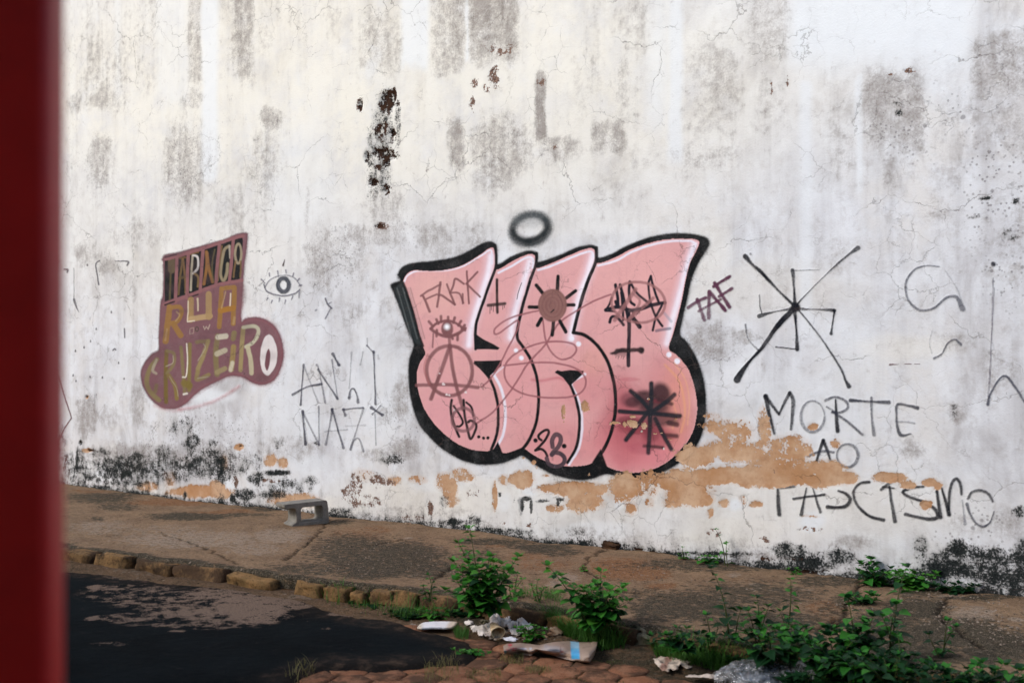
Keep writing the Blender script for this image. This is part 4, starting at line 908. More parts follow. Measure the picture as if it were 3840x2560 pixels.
S_LIGHT = '''G1 e 900 640 600 70 .7 1|G1 e 300 560 260 60 .6 1|G1 e 1450 620 240 60 .75 1|G1 e 1300 700 260 60 .6 1|G1 e 700 580 400 40 .5 1|G3 e 1900 790 120 30 .6 1|G3 e 2050 900 200 60 .75 1|G3 e 720 720 60 14 .9 1|G3 e 1900 855 60 10 .9 1|G3 e 2300 930 60 14 .8 1|G3 e 2090 860 50 14 .9 1|G2 e 1700 700 120 40 .7 1|G2 e 1650 740 60 30 .7 1|G2 e 2250 620 60 10 .6 1|G3 e 1000 745 60 10 .8 1|G3 e 830 750 50 8 .8 1|G2 e 735 455 36 8 .9 1|G3 e 570 665 60 12 .7 1|G2 e 1260 480 60 12 .6 1|G2 e 840 530 100 12 .5 1'''
S_RED = '''G1 e 750 400 380 30 .9 1|G1 e 1300 400 100 20 .6 1|G1 e 1100 460 300 14 .8 1|G1 e 250 330 200 14 .7 1|G2 e 1250 500 80 18 .8 1|G2 e 400 430 260 60 .6 1|G2 e 2080 640 260 90 .95 1|G2 e 1600 620 260 50 .6 1|G3 e 60 640 160 60 .9 1|G3 e 130 730 120 30 .9 1|G3 e 620 690 100 20 .5 1|G3 e 1130 860 160 60 .7 1|G3 e 1150 930 100 50 .7 1|G2 e 1500 560 200 40 .6 1|G1 e 2100 580 160 40 .6 1'''

def dist_poly(X, Y, pts):
    D = np.full(X.shape, 1e9)
    for (ax, ay), (bx_, by_) in zip(pts[:-1], pts[1:]):
        dx, dy = bx_ - ax, by_ - ay
        t = np.clip(((X - ax) * dx + (Y - ay) * dy) / max(dx * dx + dy * dy, 1e-9), 0, 1)
        D = np.minimum(D, np.hypot(X - ax - t * dx, Y - ay - t * dy))
    return D
def gpts(T, pts, z=0.0):
    return [tuple(on_ground(*fr(T, p), z)[:2]) for p in pts]
CRK = [gpts('W4', q) for q in ([(1930,100),(1760,180),(1700,240),(1665,330),(1690,370),(1800,410),(1860,470),(1870,520),(1950,575),(2100,595),(2330,620)],[(1000,400),(1200,405),(1380,412)],[(1950,575),(1900,640)])]
CRK += [gpts('G1', [(300,560),(700,600),(1000,700),(1180,800)]), gpts('G1', [(1780,500),(1700,620),(1500,780)]), gpts('G3', [(1350,690),(1300,800),(1250,900),(1180,1000)]), gpts('G3', [(1900,780),(1820,870),(1880,960),(2100,1100)]), gpts('G2', [(1250,600),(1000,620),(880,700)])]
CRK += [gpts('Q', q) for q in ([(640,380),(560,560),(440,670),(330,790),(100,880)],)]
CRK += [gpts('G1', q) for q in ([(2240,640),(2050,680),(1900,690)],)] + [gpts('G2', [(2000,770),(2150,795),(2352,820)])]
su = np.arange(-6.5, 13.5, .018); ss_ = np.linspace(0, 1, 160)
SU, SS = np.meshgrid(su, ss_)
KWU = kerb_w(SU) + fbm(SU * 7, SU * 0, 3, 5) * .015 * SS
SX = SU; SY = .05 - SS * (KWU + .05)
c_dist = np.full(SX.shape, 1e9)
for q in CRK:
    c_dist = np.minimum(c_dist, dist_poly(SX + fbm(SX * 12, SY * 12, 3, 6) * .04, SY + fbm(SX * 12, SY * 12, 3, 8) * .04, q))
SZ = base_z(SU) * np.exp(-SS * 3.2) * 1.0 + fbm(SX * 1.3, SY * 1.3, 3, 12) * .012 + fbm(SX * 9, SY * 9, 3, 14) * .0035
SZ = np.where(SS < .06, SZ + .012 * (1 - SS / .06) * (fbm(SX * 6, SY * 0, 3, 15) + .3), SZ)
SZ -= .016 * (1 - sst(.004, .022, c_dist)) ; SZ -= .02 * sst(.985, 1, SS)
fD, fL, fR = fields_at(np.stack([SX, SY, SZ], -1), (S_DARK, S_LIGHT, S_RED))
fC = 1 - sst(.004, .02, c_dist)
fD = np.maximum(fD, .95 * sst(.945, .985, SS + .02 * fbm(SU * 4, SU * 0, 3, 66)))
fD = np.maximum(fD, .8 * sst(.05, .0, SS))
# front face
def ext(a, b): return np.vstack([a, b])
SX2 = ext(SX, SX[-1:]); SY2 = ext(SY, SY[-1:] + .01); SZ2 = ext(SZ, np.full_like(SZ[-1:], -.2))
ids = np.arange(SX2.size).reshape(SX2.shape)
me = mesh('sidewalk', np.stack([SX2, SY2, SZ2], -1).reshape(-1, 3), lattice_faces(ids)[:, ::-1].copy(), None, True)
vattr(me, 'g', np.stack([ext(f, f[-1:]) for f in (fD, fL, fR, fC)], -1))
def ground_material(name, base, alt, dark, light, red, bumpd=.012):
    N = NT(name); co = N.obj(); A = N.attr('g'); s = N.sep(A.outputs['Color'])
    mid = N.noise(co, 3.5, 8, .65); fine = N.noise(co, 17, 9, .7); vf = N.noise(co, 85, 5, .7); big = N.noise(co, .9, 4)
    c = N.mix(N.ss(.35, .65, mid), lin(base), lin(alt))
    c = N.mix(N.ss(.40, .75, N.add(s[2], N.mul(N.sub(fine, .5), 3.0))), c, lin(red))
    c = N.mix(N.mul(N.ss(.3, .8, N.add(s[1], N.mul(N.sub(fine, .5), 3.0))), .8), c, lin(light))
    c = N.mix(N.mul(N.ss(.52, .72, fine), .55), c, N.mix(.6, c, lin(dark)))
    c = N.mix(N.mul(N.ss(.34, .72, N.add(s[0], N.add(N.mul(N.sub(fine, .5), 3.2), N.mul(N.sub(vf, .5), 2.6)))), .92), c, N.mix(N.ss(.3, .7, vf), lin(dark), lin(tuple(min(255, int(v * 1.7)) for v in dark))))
    c = N.mix(N.mul(N.ss(.57, .66, vf), .6), c, lin(light))
    c = N.mix(N.mul(N.ss(.46, .36, vf), .75), c, lin(dark))
    uf = N.noise(co, 210, 3, .7); mf = N.noise(co, 38, 6, .78)
    c = N.mix(N.mul(N.ss(.54, .64, mf), .6), c, lin(dark)); c = N.mix(N.mul(N.ss(.44, .36, mf), .5), c, lin(light))
    c = N.mix(N.mul(N.ss(.5, .66, uf), .45), c, lin(light)); c = N.mix(N.mul(N.ss(.47, .34, uf), .4), c, lin(dark))
    st_ = N.noise(N.scale(co, (2.2, 9, 1)), 3, 6, .65)
    c = N.mix(N.mul(N.ss(.54, .68, st_), .45), c, lin(dark))
    vd = N.vor(co, 28); vs = N.sep(N.vor(co, 28, out='Color'))[0]
    peb = N.ss(0, .1, N.sub(N.mul(N.ss(.82, 1, vs), .4), N.add(vd, N.mul(N.sub(vf, .5), .3))))
    c = N.mix(N.mul(peb, .7), c, N.mix(N.ss(.5, .9, N.sep(N.vor(co, 28, out='Color'))[1]), lin(dark), lin(light)))
    c = N.mix(N.mul(A.outputs['Alpha'], .9), c, lin((22, 17, 12)))
    h = N.add(N.mul(fine, .8), N.add(N.mul(vf, .45), N.mul(peb, .3)))
    return N.fin(c, .92, N.bump(h, 1.0, bumpd * 1.6), .12)
MAT_SIDE = ground_material('worn concrete and earth', (124, 98, 74), (146, 118, 90), (26, 27, 19), (162, 144, 126), (136, 94, 60), .014)
me.materials.append(MAT_SIDE)
tag(link('sidewalk', me), kind='structure')

# ------------------------------------------------------------------ street ground
def axis(lo, hi, st_, far):
    a = np.arange(lo, hi + st_, st_)
    l = lo - np.cumsum(np.geomspace(.3, far, 9)); r = a[-1] + np.cumsum(np.geomspace(.3, far, 9))
    return np.concatenate([l[::-1], a, r])
gx = axis(-5, 13, .035, 40); gy = axis(-6.6, -2.0, .035, 40); gy = gy[gy < -.3]
GX, GY = np.meshgrid(gx, gy)
near = (GX > -5.2) & (GX < 13.2) & (GY > -6.8)
GZ = ROAD_Z - .016 + np.where(near, fbm(GX * 2, GY * 2, 3, 41) * .006 + fbm(GX * 11, GY * 11, 3, 42) * .006, 0)
wk = kerb_w(GX)
GZ = GZ + np.where(near, (.045 + .02 * fbm(GX * 4, GY * 4, 3, 43)) * np.exp(-(np.maximum(-GY - wk - .1, 0) / .14) ** 2), 0)
GZ = np.where(-GY < wk - .02, ROAD_Z - .1, GZ)
gD, gL, gR = fields_at(np.stack([GX, GY, GZ], -1), ('G3 e 800 1250 2400 300 .6 1|G2 e 1700 950 800 120 1 1|G3 e 1200 1150 1400 160 1.1 1', 'G1 e 1700 1010 300 30 .6 1|G1 e 600 860 300 30 .4 1', 'G1 e 1550 950 140 24 .9 1|G1 e 1650 1010 200 16 .6 1'))
ids = np.arange(GX.size).reshape(GX.shape)
me = mesh('ground', np.stack([GX, GY, GZ], -1).reshape(-1, 3), lattice_faces(ids), None, True)
vattr(me, 'g', np.stack([gD, gL, gR, gR * 0], -1))
me.materials.append(ground_material('gutter soil', (84, 64, 46), (104, 80, 58), (26, 26, 16), (132, 116, 100), (128, 84, 46)))
tag(link('ground', me), kind='structure')

# ------------------------------------------------------------------ asphalt patch
def px_poly(P, pts):
    PX, PY = proj(P); ins = np.zeros(PX.shape, bool)
    for (ax, ay), (bx_, by_) in zip(pts, pts[1:] + pts[:1]):
        c = ((ay > PY) != (by_ > PY))
        with np.errstate(divide='ignore', invalid='ignore'):
            ins ^= c & (PX < (bx_ - ax) * (PY - ay) / (by_ - ay + 1e-12) + ax)
    return ins
asp = [fr('G1', p) for p in [(-1500,500),(-400,790),(0,838),(400,872),(700,925),(1000,950),(1400,985),(1550,1012),(1700,1075),(1950,1128),(2060,1155)]] + \
      [fr('G2', p) for p in [(560,962),(700,995),(820,1025),(1000,1070),(1130,1108),(1195,1150),(1150,1185),(1100,1218),(1050,1232),(840,1236),(620,1264),(540,1278),(420,1264),(200,1262),(90,1315),(20,1345),(-100,1420),(-400,1700),(-3500,1900)]]
aw = [tuple(on_ground(x, y, ROAD_Z + .01)[:2]) for x, y in asp]
ax_ = np.arange(-4.6, 9.6, .022); ay_ = np.arange(-7.4, -2.3, .022)
AX, AY = np.meshgrid(ax_, ay_)
jx = AX + fbm(AX * 7, AY * 7, 4, 91) * .05; jy = AY + fbm(AX * 7, AY * 7, 4, 93) * .05
ins = np.zeros(AX.shape, bool)
for (x0, y0), (x1, y1) in zip(aw, aw[1:] + aw[:1]):
    c = ((y0 > jy) != (y1 > jy))
    with np.errstate(divide='ignore', invalid='ignore'):
        ins ^= c & (jx < (x1 - x0) * (jy - y0) / (y1 - y0 + 1e-12) + x0)
dd = dist_poly(jx, jy, aw + aw[:1]); sd = np.where(ins, dd, -dd)
AZ = ROAD_Z - .03 + .046 * sst(-.05, .05, sd) + fbm(AX * 1.5, AY * 1.5, 3, 95) * .008 + fbm(AX * 30, AY * 30, 2, 97) * .0022
keep = sd > -.06
ids = np.full(AX.shape, -1, np.int64); ids[keep] = np.arange(keep.sum())
A_WORN = '''G1 e 1250 1080 300 130 1.0 1|G1 e 900 1060 500 110 .5 1|G1 e 500 1000 400 90 .42 1|G1 e 1100 1000 320 60 .8 1|G1 e 1420 1050 260 60 .8 1|G1 e 300 950 90 24 .95 1|G1 e 420 960 60 10 .8 1|G1 e 850 990 130 14 .7 1|G1 e 250 1150 60 16 .8 1|G1 e 500 1150 220 40 .55 1|G1 e 800 1235 44 9 1.1 1|G1 e 1500 1070 240 26 .8 1|G1 e 1900 1120 140 12 .9 1|G1 e 400 1310 200 20 .35 1|G1 e 900 1120 240 60 .7 1|G1 e 1250 1160 200 30 .8 1|G1 e 1750 1220 60 8 .5 1|G1 e 600 890 300 20 .6 1|G1 e 760 1045 60 12 .8 1|G1 e 950 1190 500 40 .45 1|G2 e 330 930 120 10 .9 1'''
aWn, = fields_at(np.stack([AX, AY, AZ], -1), (A_WORN,))
me = mesh('asphalt', np.stack([AX[keep], AY[keep], AZ[keep]], -1), lattice_faces(ids), None, True)
vattr(me, 'g', np.stack([aWn[keep], 0 * aWn[keep], sst(.3, .02, sd[keep]), 0 * aWn[keep]], -1))
N = NT('old asphalt'); co = N.obj(); s = N.sep(N.attr('g').outputs['Color'])
fine = N.noise(co, 12, 9, .7); vf = N.noise(co, 120, 4, .7); mid = N.noise(co, 2.5, 5)
c = N.mix(N.ss(.3, .7, mid), lin((7, 13, 16)), lin((14, 21, 24)))
c = N.mix(N.mul(N.ss(.56, .7, vf), .5), c, lin((48, 50, 50)))
c = N.mix(N.mul(N.ss(.58, .72, fine), .3), c, lin((62, 54, 50)))
wm = N.ss(.36, .72, N.add(s[0], N.add(N.mul(N.sub(fine, .5), 3.6), N.mul(N.sub(vf, .5), 2.0))))
wm = N.mul(wm, N.ss(.08, .35, s[0]))
c = N.mix(N.mul(wm, .85), c, N.mix(N.ss(.35, .65, vf), lin((104, 88, 76)), lin((144, 122, 106))))
c = N.mix(N.mul(s[2], N.ss(.45, .7, fine, .1, .6)), c, lin((96, 78, 64)))
me.materials.append(N.fin(c, .85, N.bump(N.add(N.mul(vf, .6), N.mul(fine, .7)), .9, .012), .03))
tag(link('asphalt', me), kind='structure')

# ------------------------------------------------------------------ kerb stones
def stone_mesh(name, L, Wd, Hh, seed, mat, nx=8, ny=3, nz=4, amp=.012, rnd=.18):
    bm = bmesh.new(); bmesh.ops.create_cube(bm, size=2)
    bmesh.ops.subdivide_edges(bm, edges=bm.edges[:], cuts=nx if nx < 7 else 5, use_grid_fill=True)
    for v in bm.verts:
        p = v.co.copy()
        q = Vector((p.x, p.y, p.z))
        l = (abs(p.x) ** 6 + abs(p.y) ** 6 + abs(p.z) ** 6) ** (1 / 6)
        q = q * ((1 - rnd) + rnd / max(l, .01))
        n = [float(vnoise(np.array(p.x * 1.7 + seed * 3.1 + k * 9), np.array(p.y * 1.7 + p.z * 2.3 + seed), seed + k)) for k in range(3)]
        v.co = Vector((q.x * L / 2 + n[0] * amp, q.y * Wd / 2 + n[1] * amp, q.z * Hh / 2 + n[2] * amp))
    me = bpy.data.meshes.new(name); bm.to_mesh(me); bm.free()
    me.materials.append(mat)
    me.polygons.foreach_set('use_smooth', np.ones(len(me.polygons), bool))
    return me
def rock_mat(name, a, b, dark, sc=1.0):
    N = NT(name); co = N.obj(); r = N.rnd()
    off = N.n('ShaderNodeVectorMath', operation='ADD'); N.put(off.inputs[0], co)
    cmb = N.n('ShaderNodeCombineXYZ'); N.put(cmb.inputs[0], N.mul(r, 40)); N.put(cmb.inputs[1], N.mul(r, 17)); N.put(off.inputs[1], cmb.outputs[0]); co = off.outputs[0]
    f = N.noise(co, 9 * sc, 8, .68); v = N.noise(co, 60 * sc, 5, .7)
    c = N.mix(N.ss(.35, .65, f), lin(a), lin(b))
    c = N.mix(N.mul(N.ss(.44, .60, N.add(N.noise(co, 5 * sc, 7, .7), N.mul(N.sub(r, .5), .14))), .85), c, lin(dark))
    c = N.mix(N.mul(N.ss(.52, .66, v), .6), c, lin(dark))
    c = N.mix(N.mul(r, .25), c, lin((120, 92, 76)))
    return N.fin(c, .88, N.bump(N.add(f, N.mul(v, .6)), 1.0, .02), .12)
MAT_KERB = rock_mat('ochre kerb stone', (116, 92, 60), (148, 114, 74), (28, 25, 18))
kerb = tag(empty('kerb'), kind='structure')
kerb['label'] = 'row of rough ochre kerb stones along the sidewalk edge'
spans = [('G1', a, b, 0) for a, b in ((-420,-120),(-100,298),(318,524),(572,812),(828,1148),(1188,1462),(1600,1768),(1792,1940),(1950,2052),(2075,2235))] + \
        [('G2', a, b, 0) for a, b in ((640,825),(840,1060),(1085,1330),(1350,1620),(1640,1900),(1930,2200))] + [('G3', a, b, 0) for a, b in ((110,420),(440,720),(750,1020),(1050,1330),(1360,1650),(1680,1980),(2000,2300),(2320,2600))]
kx = np.array([p[0] for p in kp]); ky = np.array([p[1] for p in kp])
for i, (T, a, b, _) in enumerate(spans):
    xa, xb = fr(T, (a, 0))[0], fr(T, (b, 0))[0]
    pa_ = on_ground(xa, np.interp(xa, kx, ky) + 12, -.02); pb_ = on_ground(xb, np.interp(xb, kx, ky) + 12, -.02)
    L = (pb_ - pa_).length - .012; mid_ = (pa_ + pb_) / 2
    hh = .165 + random.uniform(-.03, .012)
    small = 1960 <= fr(T, (0, 0))[0] + a
    o = link('kerb_stone', stone_mesh('kerb_stone', L, .17, hh, i + 3, MAT_KERB, amp=.013, rnd=.07), kerb)
    o.location = (mid_.x, mid_.y + .0, -.018 - hh / 2 - (.03 if i in (8,) else 0) + random.uniform(-.008, .006))
    o.rotation_euler = (random.uniform(-.2, .06), random.uniform(-.06, .06), math.atan2(pb_.y - pa_.y, pb_.x - pa_.x) + random.uniform(-.05, .05))

# ------------------------------------------------------------------ hexagonal pavers
MAT_PAVE = rock_mat('reddish paver', (150, 98, 70), (168, 120, 90), (74, 54, 40), 1.4)
paving = tag(empty('paving'), kind='structure')
def hex_mesh(seed):
    rr = random.Random(seed); bm = bmesh.new()
    R_ = .1205
    ring = []
    for lv, (k, z) in enumerate(((1.0, -.05), (1.0, -.007), (.955, 0.0), (.5, .0008))):
        rw = []
        for j in range(12):
            a = math.radians(30 * j)
            base = R_ * math.cos(math.radians(30)) / math.cos((a + 1e-6) % math.radians(60) - math.radians(30))
            f = k * base * (1 + (rr.uniform(-.05, .0) if lv in (1, 2) else 0))
            rw.append(bm.verts.new((f * math.cos(a), f * math.sin(a), z + (rr.uniform(-.003, .003) if lv > 1 else 0))))
        ring.append(rw)
    for a, b in zip(ring[:-1], ring[1:]):
        for j in range(12): bm.faces.new((a[j], a[(j + 1) % 12], b[(j + 1) % 12], b[j]))
    bm.faces.new(ring[-1])
    me = bpy.data.meshes.new('paver'); bm.to_mesh(me); bm.free(); me.materials.append(MAT_PAVE)
    me.polygons.foreach_set('use_smooth', np.ones(len(me.polygons), bool))
    return me
HX = [hex_mesh(k) for k in range(6)]
rot = math.radians(14)
npv = 0
for i in range(-60, 60):
    for j in range(-60, 60):
        lx = .214 * (i + .5 * (j & 1)); ly = .186 * j
        x = 8.2 + lx * math.cos(rot) - ly * math.sin(rot); y = -5.2 + lx * math.sin(rot) + ly * math.cos(rot)
        P = np.array([[x, y, ROAD_Z]]); px, py = proj(P); px, py = px[0], py[0]
        if not (500 < px < 3700 and 2330 < py < 3000): continue
        if -y < kerb_w(x) + .42: continue
        if px > 2600 and py < 2500: continue
        k_ = min(range(len(aw)), key=lambda q: 0)
        inside = False
        for (x0, y0), (x1, y1) in zip(aw, aw[1:] + aw[:1]):
            if (y0 > y) != (y1 > y) and x < (x1 - x0) * (y - y0) / (y1 - y0 + 1e-12) + x0: inside = not inside
        if inside and float(dist_poly(np.array([x]), np.array([y]), aw + aw[:1])[0]) > .13: continue
        o = link('paver', HX[(i * 7 + j * 3) % 6], paving)
        o.location = (x, y, ROAD_Z - .004 + float(fbm(np.array(x * 2.), np.array(y * 2.), 2, 77)) * .006 + random.uniform(-.002, .002))
        o.rotation_euler = (random.uniform(-.02, .02), random.uniform(-.02, .02), rot + math.radians(30) + random.randint(0, 5) * math.radians(60) + random.uniform(-.03, .03))
        npv += 1

# ------------------------------------------------------------------ red post beside the camera
def cam_pt(lat, dep, z): return Vector((CAM.x, CAM.y, 0)) + RGT * lat + FWD * dep + Vector((0, 0, z))
bm = bmesh.new(); bmesh.ops.create_cube(bm, size=1)
for v in bm.verts: v.co = Vector((v.co.x * .40, v.co.y * .045, (v.co.z + .5) * 3.4))
bmesh.ops.bevel(bm, geom=[e for e in bm.edges if abs(e.verts[0].co.z - e.verts[1].co.z) > 1], offset=.010, segments=4, profile=.5, affect='EDGES')
me = bpy.data.meshes.new('gatepost'); bm.to_mesh(me); bm.free()
N = NT('red gloss paint'); co = N.obj(); n = N.noise(co, 6, 6, .6)
me.materials.append(N.fin(N.mix(N.ss(.3, .7, n), lin((208, 24, 24)), lin((180, 16, 18))), .45, N.bump(N.noise(co, 90, 3), .2, .002), .4))
o = tag(link('gatepost', me), 'blurred dark red painted post filling the left edge', 'post')
p = cam_pt(-.419 - .20, 1.05, ROAD_Z - .02); o.location = p; o.rotation_euler = (0, 0, YAW)

# ------------------------------------------------------------------ concrete block on the sidewalk
def block():
    a = on_ground(*fr('K', (440, 1300)), 0); b = on_ground(*fr('K', (1590, 1190)), 0)
    za = float(base_z(a.x)) * .5
    t = empty('concrete_block', (a.x, a.y, 0), math.atan2(b.y - a.y, b.x - a.x))
    tag(t, 'broken grey hollow concrete block standing on the sidewalk by the wall', 'concrete block')
    N = NT('raw concrete'); co = N.obj(); f = N.noise(co, 14, 8, .65); v = N.noise(co, 90, 4, .7)
    c = N.mix(N.ss(.35, .65, f), lin((118, 114, 106)), lin((142, 138, 130)))
    c = N.mix(N.mul(N.ss(.5, .7, v), .5), c, lin((78, 76, 70)))
    mat = N.fin(c, .9, N.bump(N.add(f, v), .6, .006), .2)
    L = (b - a).length
    Hb, th, dp = .212, .036, .19
    # profile in (x,z): outer outline with the overhanging top flange
    out = [(-.012,0),(L-.01,.0),(L+.006,.012),(L+.0,Hb*.5),(L-.012,Hb-.01),(L-.028,Hb+.004),(-.06,Hb-.004),(-.088,Hb-.006),(-.086,Hb-.034),(-.07,Hb-.046),(-.0,Hb-.044),(.018,Hb-.054),(.026,Hb-.075),(.03,.06),(.024,.034),(-.012,.016)]
    hole = [(.078,.044),(.092,.03),(L-.075,.032),(L-.055,.048),(L-.058,Hb-.062),(L-.072,Hb-.04),(.088,Hb-.046),(.074,Hb-.062)]
    def prism(nm, poly_, x=0):
        bm = bmesh.new(); m = len(poly_)
        fr_ = [bm.verts.new((p[0], 0, p[1])) for p in poly_]; bk = [bm.verts.new((p[0], dp, p[1])) for p in poly_]
        return bm, fr_, bk
    bm = bmesh.new()
    rings = {}
    for nm, pl in (('o', out), ('h', hole)):
        for y in (0, dp):
            rings[nm, y] = [bm.verts.new((p[0], y, p[1])) for p in pl]
    for nm, pl in (('o', out), ('h', hole)):
        m = len(pl)
        for i in range(m):
            q = (rings[nm, 0][i], rings[nm, 0][(i + 1) % m], rings[nm, dp][(i + 1) % m], rings[nm, dp][i])
            bm.faces.new(q if nm == 'h' else q[::-1])
    for y in (0, dp):
        ed = []
        for nm in 'oh':
            r_ = rings[nm, y]
            for i in range(len(r_)):
                e = bm.edges.get((r_[i], r_[(i + 1) % len(r_)])); ed.append(e)
        bmesh.ops.triangle_fill(bm, use_beauty=True, edges=ed)
    bmesh.ops.recalc_face_normals(bm, faces=bm.faces[:])
    me = bpy.data.meshes.new('block_body'); bm.to_mesh(me); bm.free(); me.materials.append(mat)
    o = link('block_body', me, t)
    md = o.modifiers.new('bevel', 'BEVEL'); md.width = .004; md.segments = 2; md.limit_method = 'ANGLE'
    o.location = (0, 0, -.012)
    # broken stub of the next web on the overhanging side
    bm = bmesh.new(); bmesh.ops.create_cube(bm, size=1)
    for v in bm.verts: v.co = Vector((v.co.x * .05 - .035, v.co.y * .07 + dp * .62, v.co.z * .014 + Hb - .062 - (.01 if v.co.x > 0 else 0)))
    me = bpy.data.meshes.new('broken_stub'); bm.to_mesh(me); bm.free(); me.materials.append(mat)
    link('broken_stub', me, t)
    t.location.z = float(np.interp(0, [0], [0])) + .0
    return t
block()

# ------------------------------------------------------------------ unseen building added behind the camera to shade the foreground
NH = NT('house render'); c_ = NH.obj()
M_H = NH.fin(NH.mix(NH.ss(.3, .7, NH.noise(c_, 2, 6)), lin((150, 130, 112)), lin((170, 150, 130))), .9, NH.bump(NH.noise(c_, 30, 5), .4, .01))
h = tag(empty('shade_house', (5, -9.4, ROAD_Z)), 'plain unseen building added behind the viewer to shade the foreground', 'shade_house')
def bx_(name, x0, x1, y0, y1, z0, z1, mat, par):
    V = [(x, y, z) for z in (z0, z1) for y in (y0, y1) for x in (x0, x1)]
    return link(name, mesh(name, V, [(0, 2, 3, 1), (4, 5, 7, 6), (0, 1, 5, 4), (1, 3, 7, 5), (3, 2, 6, 7), (2, 0, 4, 6)], mat), par)
bx_('shade_house_wall', -9, 14, -6, 0, 0, 4.3, M_H, h)
bx_('shade_house_roof', -9.3, 14.3, -6.3, .55, 4.3, 4.6, MAT_RENDER, h)
for x in (-6, -1.5, 3, 7.5): bx_('window', x, x + 1.3, -.02, .03, 1.0, 2.2, MAT_RENDER, h)  # plain panels on the added shading building
# ------------------------------------------------------------------ weeds
def leaf_mat(name, a, b):
    N = NT(name); r = N.rnd()
    c = N.mix(r, lin(a), lin(b))
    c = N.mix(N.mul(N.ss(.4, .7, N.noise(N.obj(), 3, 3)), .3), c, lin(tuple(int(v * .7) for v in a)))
    m = N.fin(c, .55, None, .25)
    N.b.inputs['Subsurface Weight'].default_value = 0
    tr = N.n('ShaderNodeBsdfTranslucent'); N.put(tr.inputs[0], c)
    mx = N.n('ShaderNodeMixShader'); mx.inputs[0].default_value = .25
    N.t.links.new(N.b.outputs[0], mx.inputs[1]); N.t.links.new(tr.outputs[0], mx.inputs[2]); N.t.links.new(mx.outputs[0], N.out.inputs[0])
    return m
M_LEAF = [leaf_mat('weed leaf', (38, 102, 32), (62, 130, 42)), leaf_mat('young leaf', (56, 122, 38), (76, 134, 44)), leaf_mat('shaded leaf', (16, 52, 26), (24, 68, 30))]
M_STEM = leaf_mat('weed stem', (62, 84, 36), (84, 88, 50))
M_GRASS = leaf_mat('grass blade', (50, 104, 34), (84, 128, 52))
M_DRY = leaf_mat('dry grass', (140, 128, 80), (120, 124, 66))
def leaf_mesh(kind, mat):
    prof = {'ovate': [(0, .02), (.12, .26), (.32, .36), (.6, .27), (.82, .12), (1, .0)], 'heart': [(-.08, .16), (.1, .42), (.32, .44), (.6, .30), (.84, .11), (1, 0)], 'round': [(0, .06), (.15, .34), (.4, .46), (.7, .38), (.9, .18), (1, 0)]}[kind]
    V = []; F = []
    for i, (y, w) in enumerate(prof):
        z = -.28 * y * y + .08 * y
        V += [(-w, y - .04 * (i % 2), z + w * .35), (0, y, z), (w, y + .02 * (i % 2), z + w * .3)]
    for i in range(len(prof) - 1):
        a = 3 * i
        F += [(a, a + 1, a + 4, a + 3), (a + 1, a + 2, a + 5, a + 4)]
    return mesh('leaf', V, F, mat, True)
LEAVES = {(k, i): leaf_mesh(k, m) for k in ('ovate', 'heart', 'round') for i, m in enumerate(M_LEAF)}

def tube(pts, r0, r1, n=5):
    V = []; F = []
    for i, p in enumerate(pts):
        t = i / (len(pts) - 1); r = r0 + (r1 - r0) * t
        d = (pts[min(i + 1, len(pts) - 1)] - pts[max(i - 1, 0)]).normalized()
        a = d.orthogonal().normalized(); b = d.cross(a)
        for k in range(n):
            an = 2 * math.pi * k / n
            V.append(p + a * (r * math.cos(an)) + b * (r * math.sin(an)))
    for i in range(len(pts) - 1):
        for k in range(n): F.append((i * n + k, i * n + (k + 1) % n, (i + 1) * n + (k + 1) % n, (i + 1) * n + k))
    return V, F

def surf_z(x, y):
    w = -y
    if w < float(kerb_w(x)) - .02:
        return float(base_z(x)) * math.exp(-3.2 * w / float(kerb_w(x))) + .0
    return ROAD_Z

